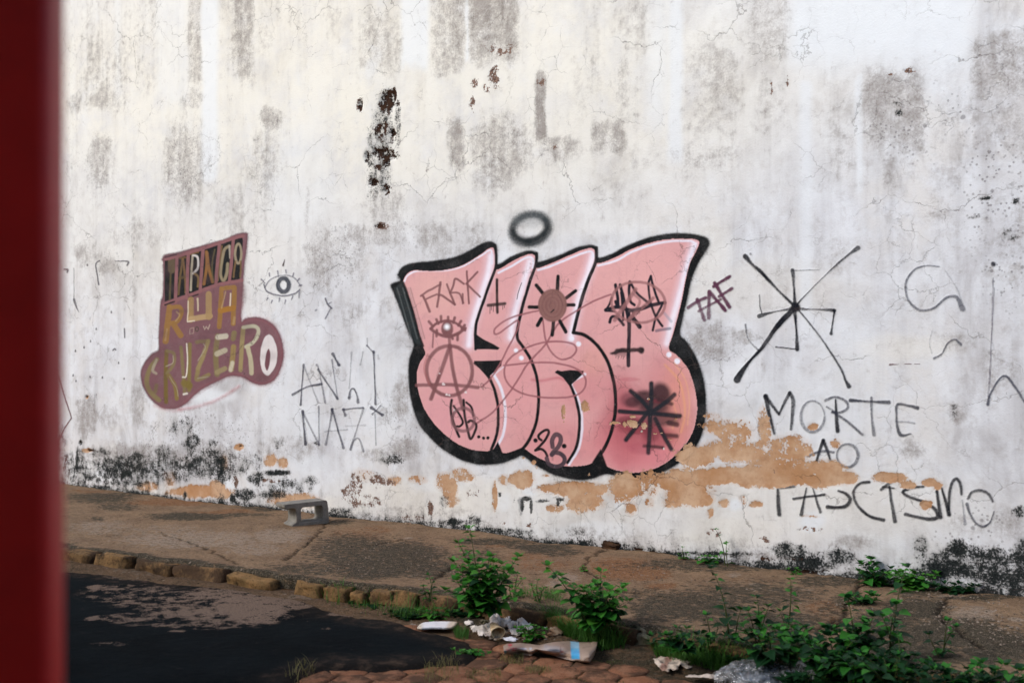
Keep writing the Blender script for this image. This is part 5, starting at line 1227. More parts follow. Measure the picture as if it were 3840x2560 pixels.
LEAFN = [0]
LS = 1.3
def weed(name, label, T, base, tops, leaf=.045, kind='heart', mats=(0, 0, 1), group='weeds growing along the kerb and wall', gap=.035, cat='weed', z=None, lean=.5, side=2, shade=0.0, seed=0):
    """tops: (dx, h, n) shoots: sideways reach and height in metres of each shoot, in view"""
    rr = random.Random(seed * 31 + 5)
    p0 = on_ground(*fr(T, base), ROAD_Z if z is None else z)
    if z is None and -p0.y < float(kerb_w(p0.x)): p0 = on_ground(*fr(T, base), float(base_z(p0.x)) * .5)
    if p0.y > -.06:
        p0 = on_wall(*fr(T, base)); p0.y = -.07; p0.z = float(base_z(p0.x)) - .005
    t = empty(name, p0)
    tag(t, label, cat, group)
    for dx, h in tops:
        dd_ = rr.uniform(-.6, .6) * abs(h) * lean
        end = RGT * dx + FWD * dd_ + Vector((0, 0, h))
        st0 = RGT * (dx * .15 + rr.uniform(-.015, .015)) + FWD * rr.uniform(-.03, .03)
        mid_ = (st0 + end) / 2 + Vector((rr.uniform(-.03, .03), rr.uniform(-.03, .03), h * .12)) + RGT * (-dx * .12)
        pts = []
        for k in range(8):
            s = k / 7
            pts.append(st0 * (1 - s) ** 2 + mid_ * 2 * s * (1 - s) + end * s * s)
        V, F = tube(pts, .004 + .004 * abs(h), .0012)
        link('stem', mesh('stem', V, F, M_STEM, True), t)
        L = sum((pts[k + 1] - pts[k]).length for k in range(7))
        nn = max(2, int(L / gap))
        ang0 = rr.uniform(0, 6.28)
        for k in range(nn + 1):
            s = .12 + .88 * k / nn
            q = s * 7; i = min(6, int(q)); P = pts[i].lerp(pts[i + 1], q - i)
            size = LS * leaf * (1.15 - .75 * s ** 1.5) * rr.uniform(.75, 1.2)
            if k == nn: nl = 4; size = LS * leaf * .6
            else: nl = side
            for m in range(nl):
                if k < nn and rr.random() < .12: continue
                az = ang0 + k * 1.57 + m * 6.283 / nl + rr.uniform(-.5, .5)
                pitch = rr.uniform(-.35, .45) if k < nn else rr.uniform(.3, 1.0)
                mi = mats[rr.randrange(len(mats))]
                if k == nn or s > .85: mi = 1 if 1 in mats else mi
                o = link('leaf', LEAVES[kind, mi], t)
                off = Vector((-math.sin(az), math.cos(az), 0)) * size * .25
                o.location = P + off
                o.rotation_euler = Euler((pitch, rr.uniform(-.4, .4), az))
                o.scale = (size,) * 3 if k < nn else (size * .8,) * 3
                LEAFN[0] += 1
    return t

def dome(n, w, h, seed, hmin=.5):
    rr = random.Random(seed); out = []
    for k in range(n):
        x = -1 + 2 * (k + .5) / n + rr.uniform(-.12, .12)
        out.append((x * w, h * (hmin + (1 - hmin) * math.sqrt(max(0, 1 - x * x))) * rr.uniform(.72, 1.08)))
    return out
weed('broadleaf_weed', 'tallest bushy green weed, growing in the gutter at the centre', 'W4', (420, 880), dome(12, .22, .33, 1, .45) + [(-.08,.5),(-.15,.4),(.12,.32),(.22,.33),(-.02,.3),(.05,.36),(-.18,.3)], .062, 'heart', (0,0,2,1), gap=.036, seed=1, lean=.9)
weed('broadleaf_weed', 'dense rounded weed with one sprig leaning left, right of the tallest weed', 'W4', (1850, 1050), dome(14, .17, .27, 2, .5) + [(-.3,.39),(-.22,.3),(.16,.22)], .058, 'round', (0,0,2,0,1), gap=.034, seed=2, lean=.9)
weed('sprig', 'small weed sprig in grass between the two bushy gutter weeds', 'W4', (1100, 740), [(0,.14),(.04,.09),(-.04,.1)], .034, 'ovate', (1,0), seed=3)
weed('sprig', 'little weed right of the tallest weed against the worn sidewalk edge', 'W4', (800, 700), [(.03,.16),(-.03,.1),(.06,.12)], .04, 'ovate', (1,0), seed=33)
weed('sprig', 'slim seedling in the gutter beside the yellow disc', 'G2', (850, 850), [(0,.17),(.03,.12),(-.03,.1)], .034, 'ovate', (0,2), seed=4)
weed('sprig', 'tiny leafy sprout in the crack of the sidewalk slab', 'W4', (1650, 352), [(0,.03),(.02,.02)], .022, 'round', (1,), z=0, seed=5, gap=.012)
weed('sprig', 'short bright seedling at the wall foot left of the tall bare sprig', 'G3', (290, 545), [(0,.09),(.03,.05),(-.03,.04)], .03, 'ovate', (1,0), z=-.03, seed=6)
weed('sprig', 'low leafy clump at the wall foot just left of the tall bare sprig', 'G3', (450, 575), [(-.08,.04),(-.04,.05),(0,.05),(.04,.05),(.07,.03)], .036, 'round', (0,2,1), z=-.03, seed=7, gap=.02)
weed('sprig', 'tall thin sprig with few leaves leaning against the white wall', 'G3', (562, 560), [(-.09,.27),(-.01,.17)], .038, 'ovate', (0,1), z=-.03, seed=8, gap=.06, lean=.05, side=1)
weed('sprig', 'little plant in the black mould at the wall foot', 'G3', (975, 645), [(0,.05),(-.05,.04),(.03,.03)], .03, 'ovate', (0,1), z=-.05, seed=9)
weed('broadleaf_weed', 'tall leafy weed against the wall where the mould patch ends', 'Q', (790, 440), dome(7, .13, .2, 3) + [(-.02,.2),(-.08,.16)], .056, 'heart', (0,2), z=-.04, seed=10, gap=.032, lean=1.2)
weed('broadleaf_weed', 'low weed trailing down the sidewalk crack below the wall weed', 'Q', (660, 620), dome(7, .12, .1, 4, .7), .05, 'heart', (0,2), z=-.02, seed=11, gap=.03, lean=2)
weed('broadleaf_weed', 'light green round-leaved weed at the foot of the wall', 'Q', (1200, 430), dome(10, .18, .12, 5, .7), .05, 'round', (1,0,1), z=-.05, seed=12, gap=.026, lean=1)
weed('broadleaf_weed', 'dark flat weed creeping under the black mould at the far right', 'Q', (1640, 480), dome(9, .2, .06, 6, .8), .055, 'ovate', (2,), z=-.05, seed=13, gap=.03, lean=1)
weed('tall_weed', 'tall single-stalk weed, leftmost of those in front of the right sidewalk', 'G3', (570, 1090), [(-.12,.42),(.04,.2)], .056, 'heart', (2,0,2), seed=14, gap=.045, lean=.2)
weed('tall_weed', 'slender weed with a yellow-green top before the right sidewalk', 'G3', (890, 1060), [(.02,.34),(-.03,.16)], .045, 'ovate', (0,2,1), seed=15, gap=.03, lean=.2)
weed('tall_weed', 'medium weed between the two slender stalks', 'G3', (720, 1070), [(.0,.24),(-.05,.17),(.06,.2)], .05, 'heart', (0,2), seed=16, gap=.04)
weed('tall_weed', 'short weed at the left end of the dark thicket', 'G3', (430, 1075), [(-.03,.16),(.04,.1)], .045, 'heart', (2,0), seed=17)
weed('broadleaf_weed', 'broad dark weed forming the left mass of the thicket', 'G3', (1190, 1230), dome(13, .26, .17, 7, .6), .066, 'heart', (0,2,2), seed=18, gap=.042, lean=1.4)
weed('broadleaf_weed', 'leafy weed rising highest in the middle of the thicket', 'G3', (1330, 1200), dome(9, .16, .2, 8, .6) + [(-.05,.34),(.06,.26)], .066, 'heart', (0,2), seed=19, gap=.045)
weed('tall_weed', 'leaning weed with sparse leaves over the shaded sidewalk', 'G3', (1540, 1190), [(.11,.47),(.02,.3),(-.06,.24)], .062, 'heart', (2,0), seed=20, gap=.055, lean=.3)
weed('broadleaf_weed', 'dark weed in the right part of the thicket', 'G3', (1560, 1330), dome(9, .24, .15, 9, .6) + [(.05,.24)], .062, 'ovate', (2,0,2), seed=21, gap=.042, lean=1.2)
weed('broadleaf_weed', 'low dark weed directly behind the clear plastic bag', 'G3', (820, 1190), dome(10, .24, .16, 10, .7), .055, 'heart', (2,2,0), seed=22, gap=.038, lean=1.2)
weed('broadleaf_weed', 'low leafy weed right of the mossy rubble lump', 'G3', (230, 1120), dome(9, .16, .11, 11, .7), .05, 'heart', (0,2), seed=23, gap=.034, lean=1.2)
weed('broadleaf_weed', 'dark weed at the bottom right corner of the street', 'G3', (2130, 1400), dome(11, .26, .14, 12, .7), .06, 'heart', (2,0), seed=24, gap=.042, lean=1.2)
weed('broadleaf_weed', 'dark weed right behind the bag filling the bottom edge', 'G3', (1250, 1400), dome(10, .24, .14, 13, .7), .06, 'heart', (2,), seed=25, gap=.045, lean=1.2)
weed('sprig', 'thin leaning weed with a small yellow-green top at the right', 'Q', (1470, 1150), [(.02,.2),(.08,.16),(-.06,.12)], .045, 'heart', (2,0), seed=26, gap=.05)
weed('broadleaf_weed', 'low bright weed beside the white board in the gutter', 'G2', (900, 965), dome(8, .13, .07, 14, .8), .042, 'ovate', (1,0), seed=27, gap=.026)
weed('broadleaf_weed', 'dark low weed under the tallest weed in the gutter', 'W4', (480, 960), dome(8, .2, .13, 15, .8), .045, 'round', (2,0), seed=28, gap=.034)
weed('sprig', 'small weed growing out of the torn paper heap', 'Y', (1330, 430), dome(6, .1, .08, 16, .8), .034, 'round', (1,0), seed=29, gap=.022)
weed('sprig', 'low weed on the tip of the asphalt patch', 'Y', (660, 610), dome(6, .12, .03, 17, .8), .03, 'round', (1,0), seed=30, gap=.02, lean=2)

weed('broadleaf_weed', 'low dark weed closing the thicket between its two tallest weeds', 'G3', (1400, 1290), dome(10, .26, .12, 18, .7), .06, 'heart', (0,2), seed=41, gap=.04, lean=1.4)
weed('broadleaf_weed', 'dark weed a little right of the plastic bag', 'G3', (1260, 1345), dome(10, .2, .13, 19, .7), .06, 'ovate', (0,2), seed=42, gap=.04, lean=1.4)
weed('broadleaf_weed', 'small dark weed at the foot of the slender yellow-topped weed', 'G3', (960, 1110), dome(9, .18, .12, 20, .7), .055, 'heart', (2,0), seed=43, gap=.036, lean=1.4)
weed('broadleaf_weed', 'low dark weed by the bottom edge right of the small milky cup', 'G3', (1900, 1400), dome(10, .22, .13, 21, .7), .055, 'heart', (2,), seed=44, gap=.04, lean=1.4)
# ------------------------------------------------------------------ grass and low cover (nobody could count these)
def in_poly(x, y, pts):
    ins = np.zeros(x.shape, bool)
    for (ax, ay), (bx_, by_) in zip(pts, pts[1:] + pts[:1]):
        c = ((ay > y) != (by_ > y))
        with np.errstate(divide='ignore', invalid='ignore'):
            ins ^= c & (x < (bx_ - ax) * (y - ay) / (by_ - ay + 1e-12) + ax)
    return ins
def scatter(T, pts, n, z=ROAD_Z, clump=.6, seed=0):
    W_ = [tuple(on_ground(*fr(T, p), z)[:2]) for p in pts]
    xs = [p[0] for p in W_]; ys = [p[1] for p in W_]
    out = []; r = np.random.default_rng(seed)
    for _ in range(30):
        if sum(len(o) for o in out) >= n: break
        x = r.uniform(min(xs), max(xs), 4000); y = r.uniform(min(ys), max(ys), 4000)
        m = in_poly(x, y, W_) & (fbm(x * 5, y * 5, 3, 5 + seed) > r.uniform(-1, 1, 4000) * clump)
        m &= (-y > kerb_w(x) - .0) | (z > -.06)
        out.append(np.stack([x[m], y[m]], 1))
    o = np.concatenate(out)[:n]
    if len(o) < n: print('scatter short', T, seed, len(o), n)
    return o
def blades(name, label, specs, mat):
    V = []; F = []
    r = np.random.default_rng(5)
    for pts, h0, h1, w, z in specs:
        for x, y in pts:
            h = r.uniform(h0, h1); a = r.uniform(0, 6.28); ln = r.uniform(.1, .75) * h
            dx, dy = math.cos(a), math.sin(a); px, py = -dy * w / 2, dx * w / 2
            b = len(V)
            for t, ww in ((0, 1), (.4, .8), (.75, .5)):
                cx, cy, cz = x + dx * ln * t * t, y + dy * ln * t * t, z + h * (t - .25 * t * t)
                V += [(cx - px * ww, cy - py * ww, cz), (cx + px * ww, cy + py * ww, cz)]
            V.append((x + dx * ln, y + dy * ln, z + h * .72))
            F += [(b, b + 1, b + 3), (b, b + 3, b + 2), (b + 2, b + 3, b + 5), (b + 2, b + 5, b + 4), (b + 4, b + 5, b + 6)]
    o = link(name, mesh(name, V, np.array(F), mat, False))
    return tag(o, label, kind='stuff')
z0 = ROAD_Z - .015
g_specs = [(scatter('G2', [(130,820),(480,800),(980,860),(1010,940),(700,960),(420,905)], 900, seed=1), .03, .12, .004, z0),
    (scatter('W4', [(0,880),(700,780),(1300,860),(1500,840),(2350,900),(2350,1150),(1450,1180),(1100,1010),(600,940)], 3600, seed=2), .04, .2, .0055, z0),
    (scatter('G3', [(0,1000),(600,1060),(1400,1150),(1400,1320),(900,1180),(470,1260),(100,1180)], 2600, seed=3), .04, .16, .005, z0),
    (scatter('G3', [(1000,1200),(2352,1180),(2352,1400),(1000,1400)], 1500, seed=4), .05, .16, .005, z0),
    (scatter('Y', [(470,330),(640,330),(640,420),(500,410)], 260, seed=5), .03, .09, .003, z0),
    (scatter('Y', [(1230,160),(1500,30),(2352,200),(2352,560),(2080,560),(1700,440)], 1500, seed=12), .06, .24, .006, z0),
    (scatter('W4', [(820,640),(1350,660),(1420,820),(1150,790),(850,740)], 700, z=-.03, seed=6), .03, .10, .003, -.02),
    (scatter('G2', [(150,850),(480,850),(1000,920),(960,880)], 90, seed=13), .12, .26, .005, z0),
    (scatter('Q', [(380,1100),(1700,1250),(1800,1350),(400,1300)], 80, seed=14), .08, .22, .004, z0)]
blades('grass', 'green grass tangled along the gutter', g_specs, M_GRASS)
blades('tall_grass', 'long thin grass blades standing along the kerb', [
    (scatter('G2', [(150,860),(480,850),(1000,930),(1000,980),(420,930)], 130, seed=41), .10, .24, .004, z0),
    (scatter('W4', [(600,860),(1400,900),(2300,920),(2300,1120),(1300,1100),(700,960)], 330, seed=42), .10, .3, .004, z0),
    (scatter('G3', [(0,1040),(1400,1130),(2352,1200),(2352,1400),(400,1240)], 420, seed=43), .10, .28, .0045, z0)], M_GRASS)
blades('dry_grass', 'pale dry grass sprouting between the pavers', [
    (scatter('Y', [(150,680),(500,640),(560,900),(150,911)], 170, seed=7), .03, .1, .0025, ROAD_Z - .01),
    (scatter('Y', [(980,600),(1240,600),(1240,720),(980,700)], 260, seed=8), .015, .05, .003, ROAD_Z - .01),
    (scatter('Y', [(1260,730),(1560,730),(1560,800),(1260,790)], 200, seed=9), .015, .05, .003, ROAD_Z - .01),
    (scatter('Y', [(620,780),(1000,760),(1000,911),(620,911)], 260, seed=10), .015, .05, .003, ROAD_Z - .01),
    (scatter('G1', [(1480,1560),(1640,1460),(1700,1500),(1560,1600)], 60, seed=11), .04, .14, .003, ROAD_Z - .01)], M_DRY)
# moss in the joints
def mini_leaves(name, label, specs, mat, s0=.008, s1=.02):
    V = []; F = []; r = np.random.default_rng(9)
    for pts, hmax, z in specs:
        for x, y in pts:
            s = r.uniform(s0, s1); a = r.uniform(0, 6.28); z_ = z + r.uniform(0, hmax); t = r.uniform(-.5, .9)
            dx, dy = math.cos(a) * s, math.sin(a) * s; b = len(V)
            V += [(x, y, z_), (x + dx - dy * .7, y + dy + dx * .7, z_ + t * s), (x + 2 * dx, y + 2 * dy, z_ + t * s * 1.2), (x + dx + dy * .7, y + dy - dx * .7, z_ + t * s)]
            F.append((b, b + 1, b + 2, b + 3))
    return tag(link(name, mesh(name, V, np.array(F), mat, False)), label, kind='stuff')
mini_leaves('ground_cover', 'low dark green ground cover along the kerb', [
    (scatter('W4', [(0,880),(900,760),(1300,880),(2350,860),(2350,1150),(1450,1180),(1100,1000),(100,980)], 2600, seed=21, clump=.4), .05, z0),
    (scatter('G3', [(0,1040),(600,1060),(1500,1120),(2352,1180),(2352,1400),(900,1400),(500,1220),(100,1160)], 5200, seed=22, clump=.4), .09, z0),
    (scatter('G2', [(150,830),(500,820),(1000,880),(1000,960),(700,960),(420,900)], 700, seed=23), .03, z0),
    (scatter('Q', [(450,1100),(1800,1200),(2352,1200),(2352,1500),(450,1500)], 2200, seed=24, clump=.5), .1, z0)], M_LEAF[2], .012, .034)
mini_leaves('moss', 'olive moss filling the joints of the pavers', [(scatter('Y', [(60,700),(900,640),(1500,640),(2352,640),(2352,1100),(-200,1100)], 3500, seed=25, clump=.5), .006, ROAD_Z - .012)], leaf_mat('moss', (78, 82, 36), (58, 66, 30)), .003, .008)
# crumbs of grit on the sidewalk and in the gutter
def crumbs(name, label, specs, mat):
    V = []; F = []; r = np.random.default_rng(19)
    for pts, s0, s1, zf in specs:
        for x, y in pts:
            s = r.uniform(s0, s1) ; z = zf(x, y); b = len(V); a = r.uniform(0, 6.28)
            for k in range(5):
                an = a + k * 1.2566; q = s * r.uniform(.6, 1.1); V.append((x + q * math.cos(an), y + q * math.sin(an), z - .002))
            V.append((x, y, z + s * r.uniform(.3, .8)))
            F += [(b + k, b + (k + 1) % 5, b + 5) for k in range(5)]
    return tag(link(name, mesh(name, V, np.array(F), mat, False)), label, kind='stuff')
NG = NT('grit'); gm_ = NG.fin(NG.mix(NG.ss(.35, .6, NG.noise(NG.obj(), 20, 2)), lin((60, 48, 38)), lin((136, 122, 108))), .9, None, .2)
def sw(seed, n, pts, T='G2'): return scatter(T, pts, n, z=0.0, clump=1.2, seed=seed)
crumbs('grit', 'loose grit and plaster crumbs on the sidewalk and gutter', [
    (sw(31, 500, [(0,420),(2352,620),(2352,760),(900,720),(0,640)]), .003, .010, surf_z), (sw(32, 260, [(0,640),(1400,840),(2352,980),(2352,1120),(1000,800)], 'G3'), .003, .012, surf_z),
    (sw(33, 260, [(1500,600),(2352,800),(2352,1000),(1600,960)], 'G3'), .004, .014, surf_z), (sw(34, 200, [(100,500),(1900,600),(1500,760),(200,600)], 'G1'), .003, .008, surf_z),
    (scatter('G1', [(0,830),(1400,930),(1600,1000),(1000,960),(0,870)], 300, seed=35), .004, .012, lambda x, y: ROAD_Z - .01),
    (scatter('G1', [(0,850),(1900,1000),(1900,1400),(0,1500)], 90, seed=37), .003, .009, lambda x, y: ROAD_Z + .012),
    (scatter('Y', [(780,220),(1600,240),(1660,460),(760,450)], 420, seed=38), .004, .016, lambda x, y: ROAD_Z + .012), (scatter('Y', [(0,180),(100,180),(160,300),(0,300)], 120, seed=36), .004, .014, lambda x, y: ROAD_Z - .01)], gm_)

# ------------------------------------------------------------------ rubbish
def vcol_mat(name, rough=.6, spec=.35, bump=.3, dirt=(90, 74, 60), da=.35):
    N = NT(name); co = N.obj(); A = N.attr('tint')
    n = N.noise(co, 30, 6, .65)
    c = N.mix(N.mul(N.ss(.5, .72, n), da), A.outputs['Color'], lin(dirt))
    return N.fin(c, rough, N.bump(N.noise(co, 50, 5), bump, .004), spec)
M_PAPER = vcol_mat('dirty paper', .8, .15, .5, (112, 92, 76), .55)
M_CARD = vcol_mat('glossy packaging', .45, .4, .3, (96, 84, 70), .2)
def sheet(name, label, cat, T, outline, colf, mat, amp=.012, fold=.0, lift=.004, step=.008, seed=0, group=None, th=.002, z=None, nz=9):
    zz = ROAD_Z + lift if z is None else z + lift
    W_ = [tuple(on_ground(*fr(T, p), zz)[:2]) for p in outline]
    xs = [p[0] for p in W_]; ys = [p[1] for p in W_]
    gx_ = np.arange(min(xs) - step, max(xs) + step, step); gy_ = np.arange(min(ys) - step, max(ys) + step, step)
    X, Y = np.meshgrid(gx_, gy_)
    ins = in_poly(X, Y, W_)
    n = fbm(X * nz + seed, Y * nz, 4, 100 + seed)
    rid = 1 - np.abs(fbm(X * nz * 1.3 + 4, Y * nz * 1.3, 3, 120 + seed)) * 2
    Z = zz + np.maximum(0, amp * (n + .6) + fold * np.maximum(rid, 0) ** 2)
    ids = np.full(X.shape, -1, np.int64)
    cellok = ins
    ids[cellok] = np.arange(cellok.sum())
    cx, cy = np.mean(xs), np.mean(ys)
    # pull boundary lattice points onto the outline for clean edges
    PX, PY = proj(np.stack([X, Y, np.full_like(X, zz)], -1))
    x0, y0, s = FR[T]; FX = (PX - x0) / s; FY = (PY - y0) / s
    C = colf(FX, FY, n, rid)
    V = np.stack([X - cx, Y - cy, Z - zz], -1)[cellok]
    me = mesh(name, V, lattice_faces(ids), mat, True)
    vattr(me, 'tint', np.concatenate([C[cellok], np.ones((len(V), 1))], 1))
    o = link(name, me); o.location = (cx, cy, zz)
    md = o.modifiers.new('thickness', 'SOLIDIFY'); md.thickness = th; md.offset = -1
    return tag(o, label, cat, group)
def cst(c): 
    c = np.array(lin(c)); return lambda X, Y, n, r: np.broadcast_to(c, X.shape + (3,)).copy()
def mixc(C, m, col):
    m = np.clip(m, 0, 1)[..., None]; return C * (1 - m) + np.array(lin(col)) * m
def c_board(X, Y, n, r):
    C = cst((232, 230, 232))(X, Y, n, r); C = mixc(C, sst(380, 440, X + (Y - 270) * .6), (206, 190, 172)); return mixc(C, sst(160, 100, X), (210, 196, 178))
sheet('board', 'smooth white oval board lying at the edge of the asphalt', 'board', 'Y', [(66,300),(100,262),(150,242),(240,232),(380,232),(470,234),(515,240),(490,275),(455,300),(380,304),(250,303),(120,308)], c_board, M_CARD, .004, 0, .02, .006, 1, th=.012)
def c_paper(X, Y, n, r): return mixc(mixc(cst((222, 212, 204))(X, Y, n, r), sst(.3, .6, n) * .7, (186, 166, 148)), sst(.2, -.3, r) * .4, (130, 112, 104))
sheet('crumpled_paper', 'largest crumpled dirty white paper in the litter heap', 'paper', 'Y', [(860,300),(910,230),(960,205),(1000,240),(1060,235),(1100,280),(1110,330),(1050,320),(980,330),(940,300),(900,320)], c_paper, M_PAPER, .04, .05, .01, .006, 2, 'litter beside the asphalt tip', nz=14)
sheet('crumpled_paper', 'flat wrinkled paper at the left of the litter heap', 'paper', 'Y', [(650,345),(700,320),(800,325),(890,330),(905,380),(880,430),(820,425),(750,410),(690,385)], c_paper, M_PAPER, .022, .03, .004, .006, 3, 'litter beside the asphalt tip', nz=14)
sheet('crumpled_paper', 'long torn paper strip across the top of the litter heap', 'paper', 'Y', [(1130,230),(1180,250),(1260,270),(1350,320),(1365,380),(1300,370),(1200,320),(1160,270)], c_paper, M_PAPER, .02, .03, .02, .006, 4, 'litter beside the asphalt tip', nz=12)
sheet('crumpled_paper', 'small curled paper scrap between the board and the litter heap', 'paper', 'Y', [(580,270),(620,252),(680,262),(725,285),(680,290),(670,315),(620,305)], c_paper, M_PAPER, .02, .02, .004, .006, 5, 'litter beside the asphalt tip', nz=14)
sheet('paper_scrap', 'flat white scrap tucked behind the flattened brown carton', 'paper', 'Y', [(1010,450),(1050,425),(1120,428),(1190,450),(1150,470),(1060,470)], cst((226,224,230)), M_PAPER, .012, .01, .012, .005, 6)
sheet('crumpled_paper', 'wrinkled pale sheet at the middle of the litter heap', 'paper', 'Y', [(1000,290),(1060,262),(1130,268),(1180,300),(1200,345),(1120,350),(1030,335)], c_paper, M_PAPER, .03, .04, .012, .006, 21, 'litter beside the asphalt tip', nz=15)
sheet('crumpled_paper', 'ragged pale sheet in front of the small weed of the litter heap', 'paper', 'Y', [(1050,345),(1150,335),(1240,350),(1290,390),(1200,402),(1100,395)], c_paper, M_PAPER, .016, .022, .012, .006, 22, 'litter beside the asphalt tip', nz=15)
sheet('crumpled_paper', 'faded paper scrap at the far right of the litter heap', 'paper', 'Y', [(1390,262),(1470,262),(1560,290),(1570,325),(1480,330),(1400,300)], c_paper, M_PAPER, .014, .02, .02, .006, 23, 'litter beside the asphalt tip', nz=15)
def c_pack(X, Y, n, r): C = cst((214, 216, 220))(X, Y, n, r); return mixc(mixc(C, ((X > 1105) & (X < 1145) & (Y < 155)) * 1., (150, 34, 40)), ((X > 1130) & (Y > 150)) * .8, (120, 140, 170))
sheet('cigarette_pack', 'small crushed white and red packet under the tallest weed', 'packet', 'Y', [(1030,105),(1060,115),(1110,125),(1190,148),(1165,190),(1110,165),(1070,140)], c_pack, M_CARD, .01, .01, .05, .004, 7, th=.01)
sheet('paper_scrap', 'tiny white scrap in the grass next to the yellow disc', 'paper', 'Y', [(68,40),(95,26),(120,35),(118,72),(85,70)], cst((220,222,216)), M_PAPER, .012, .02, .02, .004, 8)
sheet('plaster_debris', 'broad crust of brown plaster debris under the litter heap', 'rubble', 'Y', [(790,290),(900,215),(1000,210),(1200,240),(1400,260),(1560,280),(1640,370),(1660,430),(1500,440),(1300,430),(1050,410),(980,400),(900,370)],
      lambda X, Y, n, r: mixc(mixc(cst((172, 140, 112))(X, Y, n, r), sst(-.05, .4, n), (206, 194, 178)), sst(0, .5, -n), (104, 74, 52)), M_PAPER, .022, .014, .0, .009, 9, th=.006, nz=8)
def c_carton(X, Y, n, r):
    C = cst((158, 136, 120))(X, Y, n, r)
    C = mixc(C, sst(2000, 2040, X) * .5, (120, 100, 86))
    sx = X - (Y - 540) * .04
    stripe = sst(1762, 1768, sx) * sst(1862, 1852, sx) * sst(650, 640, Y)
    C = mixc(C, stripe, (92, 172, 208)); C = mixc(C, stripe * sst(540, 510, Y) * .6, (170, 196, 214)); C = mixc(C, stripe * sst(540, 560, Y + 8 * np.sin(X * .09)) * .8, (58, 154, 206))
    def e(cx, cy, rx, ry, soft=.3): return 1 - sst(1 - soft, 1 + soft, np.hypot((X - cx) / rx, (Y - cy) / ry))
    C = mixc(C, e(1096, 490, 22, 16), (176, 26, 50)); C = mixc(C, e(1098, 484, 8, 5) * .7, (210, 120, 120))
    for a, b, c_, d in ((1080,520,1110,525),(1100,535,1160,520),(1110,555,1150,545),(1125,520,1140,560),(1060,540,1090,552),(1150,560,1165,530)):
        C = mixc(C, (1 - sst(3, 7, dist_poly(X, Y, [(a, b), (c_, d)]))) * .8, (170, 50, 66))
    C = mixc(C, e(1240, 532, 44, 12) * .6, (196, 202, 214)); C = mixc(C, e(1322, 530, 16, 14) * .6, (190, 200, 212))
    C = mixc(C, e(1040, 570, 18, 18), (70, 150, 190))
    C = mixc(C, e(1560, 535, 110, 34, .5) * .55, (186, 184, 186)); C = mixc(C, e(1570, 545, 60, 10) * .6, (80, 84, 96)); C = mixc(C, e(1490, 500, 24, 20) * .4, (150, 150, 160))
    for x in (1655, 1682): C = mixc(C, (1 - sst(2, 5, np.abs(X - x))) * ((Y > 470) & (Y < 560)) * .6, (100, 60, 56))
    C = mixc(C, e(1665, 565, 22, 14) * .5, (150, 60, 66)); C = mixc(C, e(1665, 590, 30, 8) * .5, (190, 190, 200))
    C = mixc(C, (1 - sst(3, 6, dist_poly(X, Y, [(1900,520),(1990,505),(1975,462)]))) * .5, (90, 72, 60))
    return C
def carton():
    T = 'Y'
    top = [(1020,500),(1060,476),(1200,466),(1330,480),(1420,492),(1500,470),(1600,455),(1760,446),(1880,456),(1980,456),(2062,448)]
    bot = [(1032,590),(1080,600),(1180,588),(1330,602),(1400,560),(1500,590),(1640,626),(1800,664),(1900,680),(1975,686),(2030,600)]
    N_, M_ = 90, 22
    ti = np.linspace(0, 1, N_); V = []; C = []
    def along(pl, t):
        a = np.array(pl, float); d = np.r_[0, np.cumsum(np.hypot(*np.diff(a, axis=0).T))]; d /= d[-1]
        return np.stack([np.interp(t, d, a[:, 0]), np.interp(t, d, a[:, 1])], 1)
    A_, B_ = along(top, ti), along(bot, ti)
    for j in range(M_):
        s = j / (M_ - 1)
        for i in range(N_):
            p = A_[i] * (1 - s) + B_[i] * s
            h = .035 * math.sin(3.14 * s) ** .8 + .03 * (1 - s) + .012 * math.sin(ti[i] * 14 + s * 2)
            h += float(fbm(np.array(ti[i] * 9), np.array(s * 3), 3, 7)) * .008
            h = max(h, .004)
            w = on_ground(*fr(T, p), ROAD_Z + h)
            V.append(w); C.append(p)
    V = np.array([tuple(v) for v in V]); C = np.array(C)
    n = C[:, 0] * 0
    col = c_carton(C[:, 0], C[:, 1], n, n)
    c0 = V.mean(0); c0[2] = ROAD_Z
    ids = np.arange(N_ * M_).reshape(M_, N_)
    me = mesh('carton', V - c0, lattice_faces(ids)[:, ::-1].copy(), M_CARD, True)
    vattr(me, 'tint', np.concatenate([col, np.ones((len(V), 1))], 1))
    o = link('carton', me); o.location = c0
    md = o.modifiers.new('thickness', 'SOLIDIFY'); md.thickness = .003; md.offset = -1
    tag(o, 'flattened brown carton with a blue stripe lying on the pavers', 'carton')
carton()
def c_torn(X, Y, n, r):
    C = cst((204, 188, 172))(X, Y, n, r); d = np.abs((X - 270) + (Y - 420) * .6)
    C = mixc(C, sst(46, 30, d) * .8, (140, 96, 82)); return mixc(C, sst(0, -.3, n) * .4, (150, 128, 110))
sheet('torn_paper', 'torn cream paper with a brown band on the pavers, left of the bag', 'paper', 'Z', [(130,388),(180,360),(232,345),(310,362),(400,352),(490,350),(600,385),(645,418),(560,430),(500,455),(440,430),(395,440),(405,475),(370,485),(320,460),(300,488),(200,460),(160,420)], c_torn, M_PAPER, .016, .02, .004, .006, 11, nz=12)
sheet('torn_paper', 'long pale torn strip at the bottom edge beside the bag', 'paper', 'Z', [(462,535),(540,518),(620,515),(700,522),(800,535),(850,545),(912,576),(885,590),(760,580),(690,572),(640,566),(520,548)], cst((206,190,176)), M_PAPER, .014, .016, .004, .006, 12, nz=12)
sheet('plastic_stub', 'little pale green plastic cap above the torn cream paper', 'cap', 'Z', [(162,328),(190,316),(230,312),(235,330),(200,345),(168,346)], cst((196,208,186)), M_CARD, .003, .0, .014, .004, 13, th=.014)
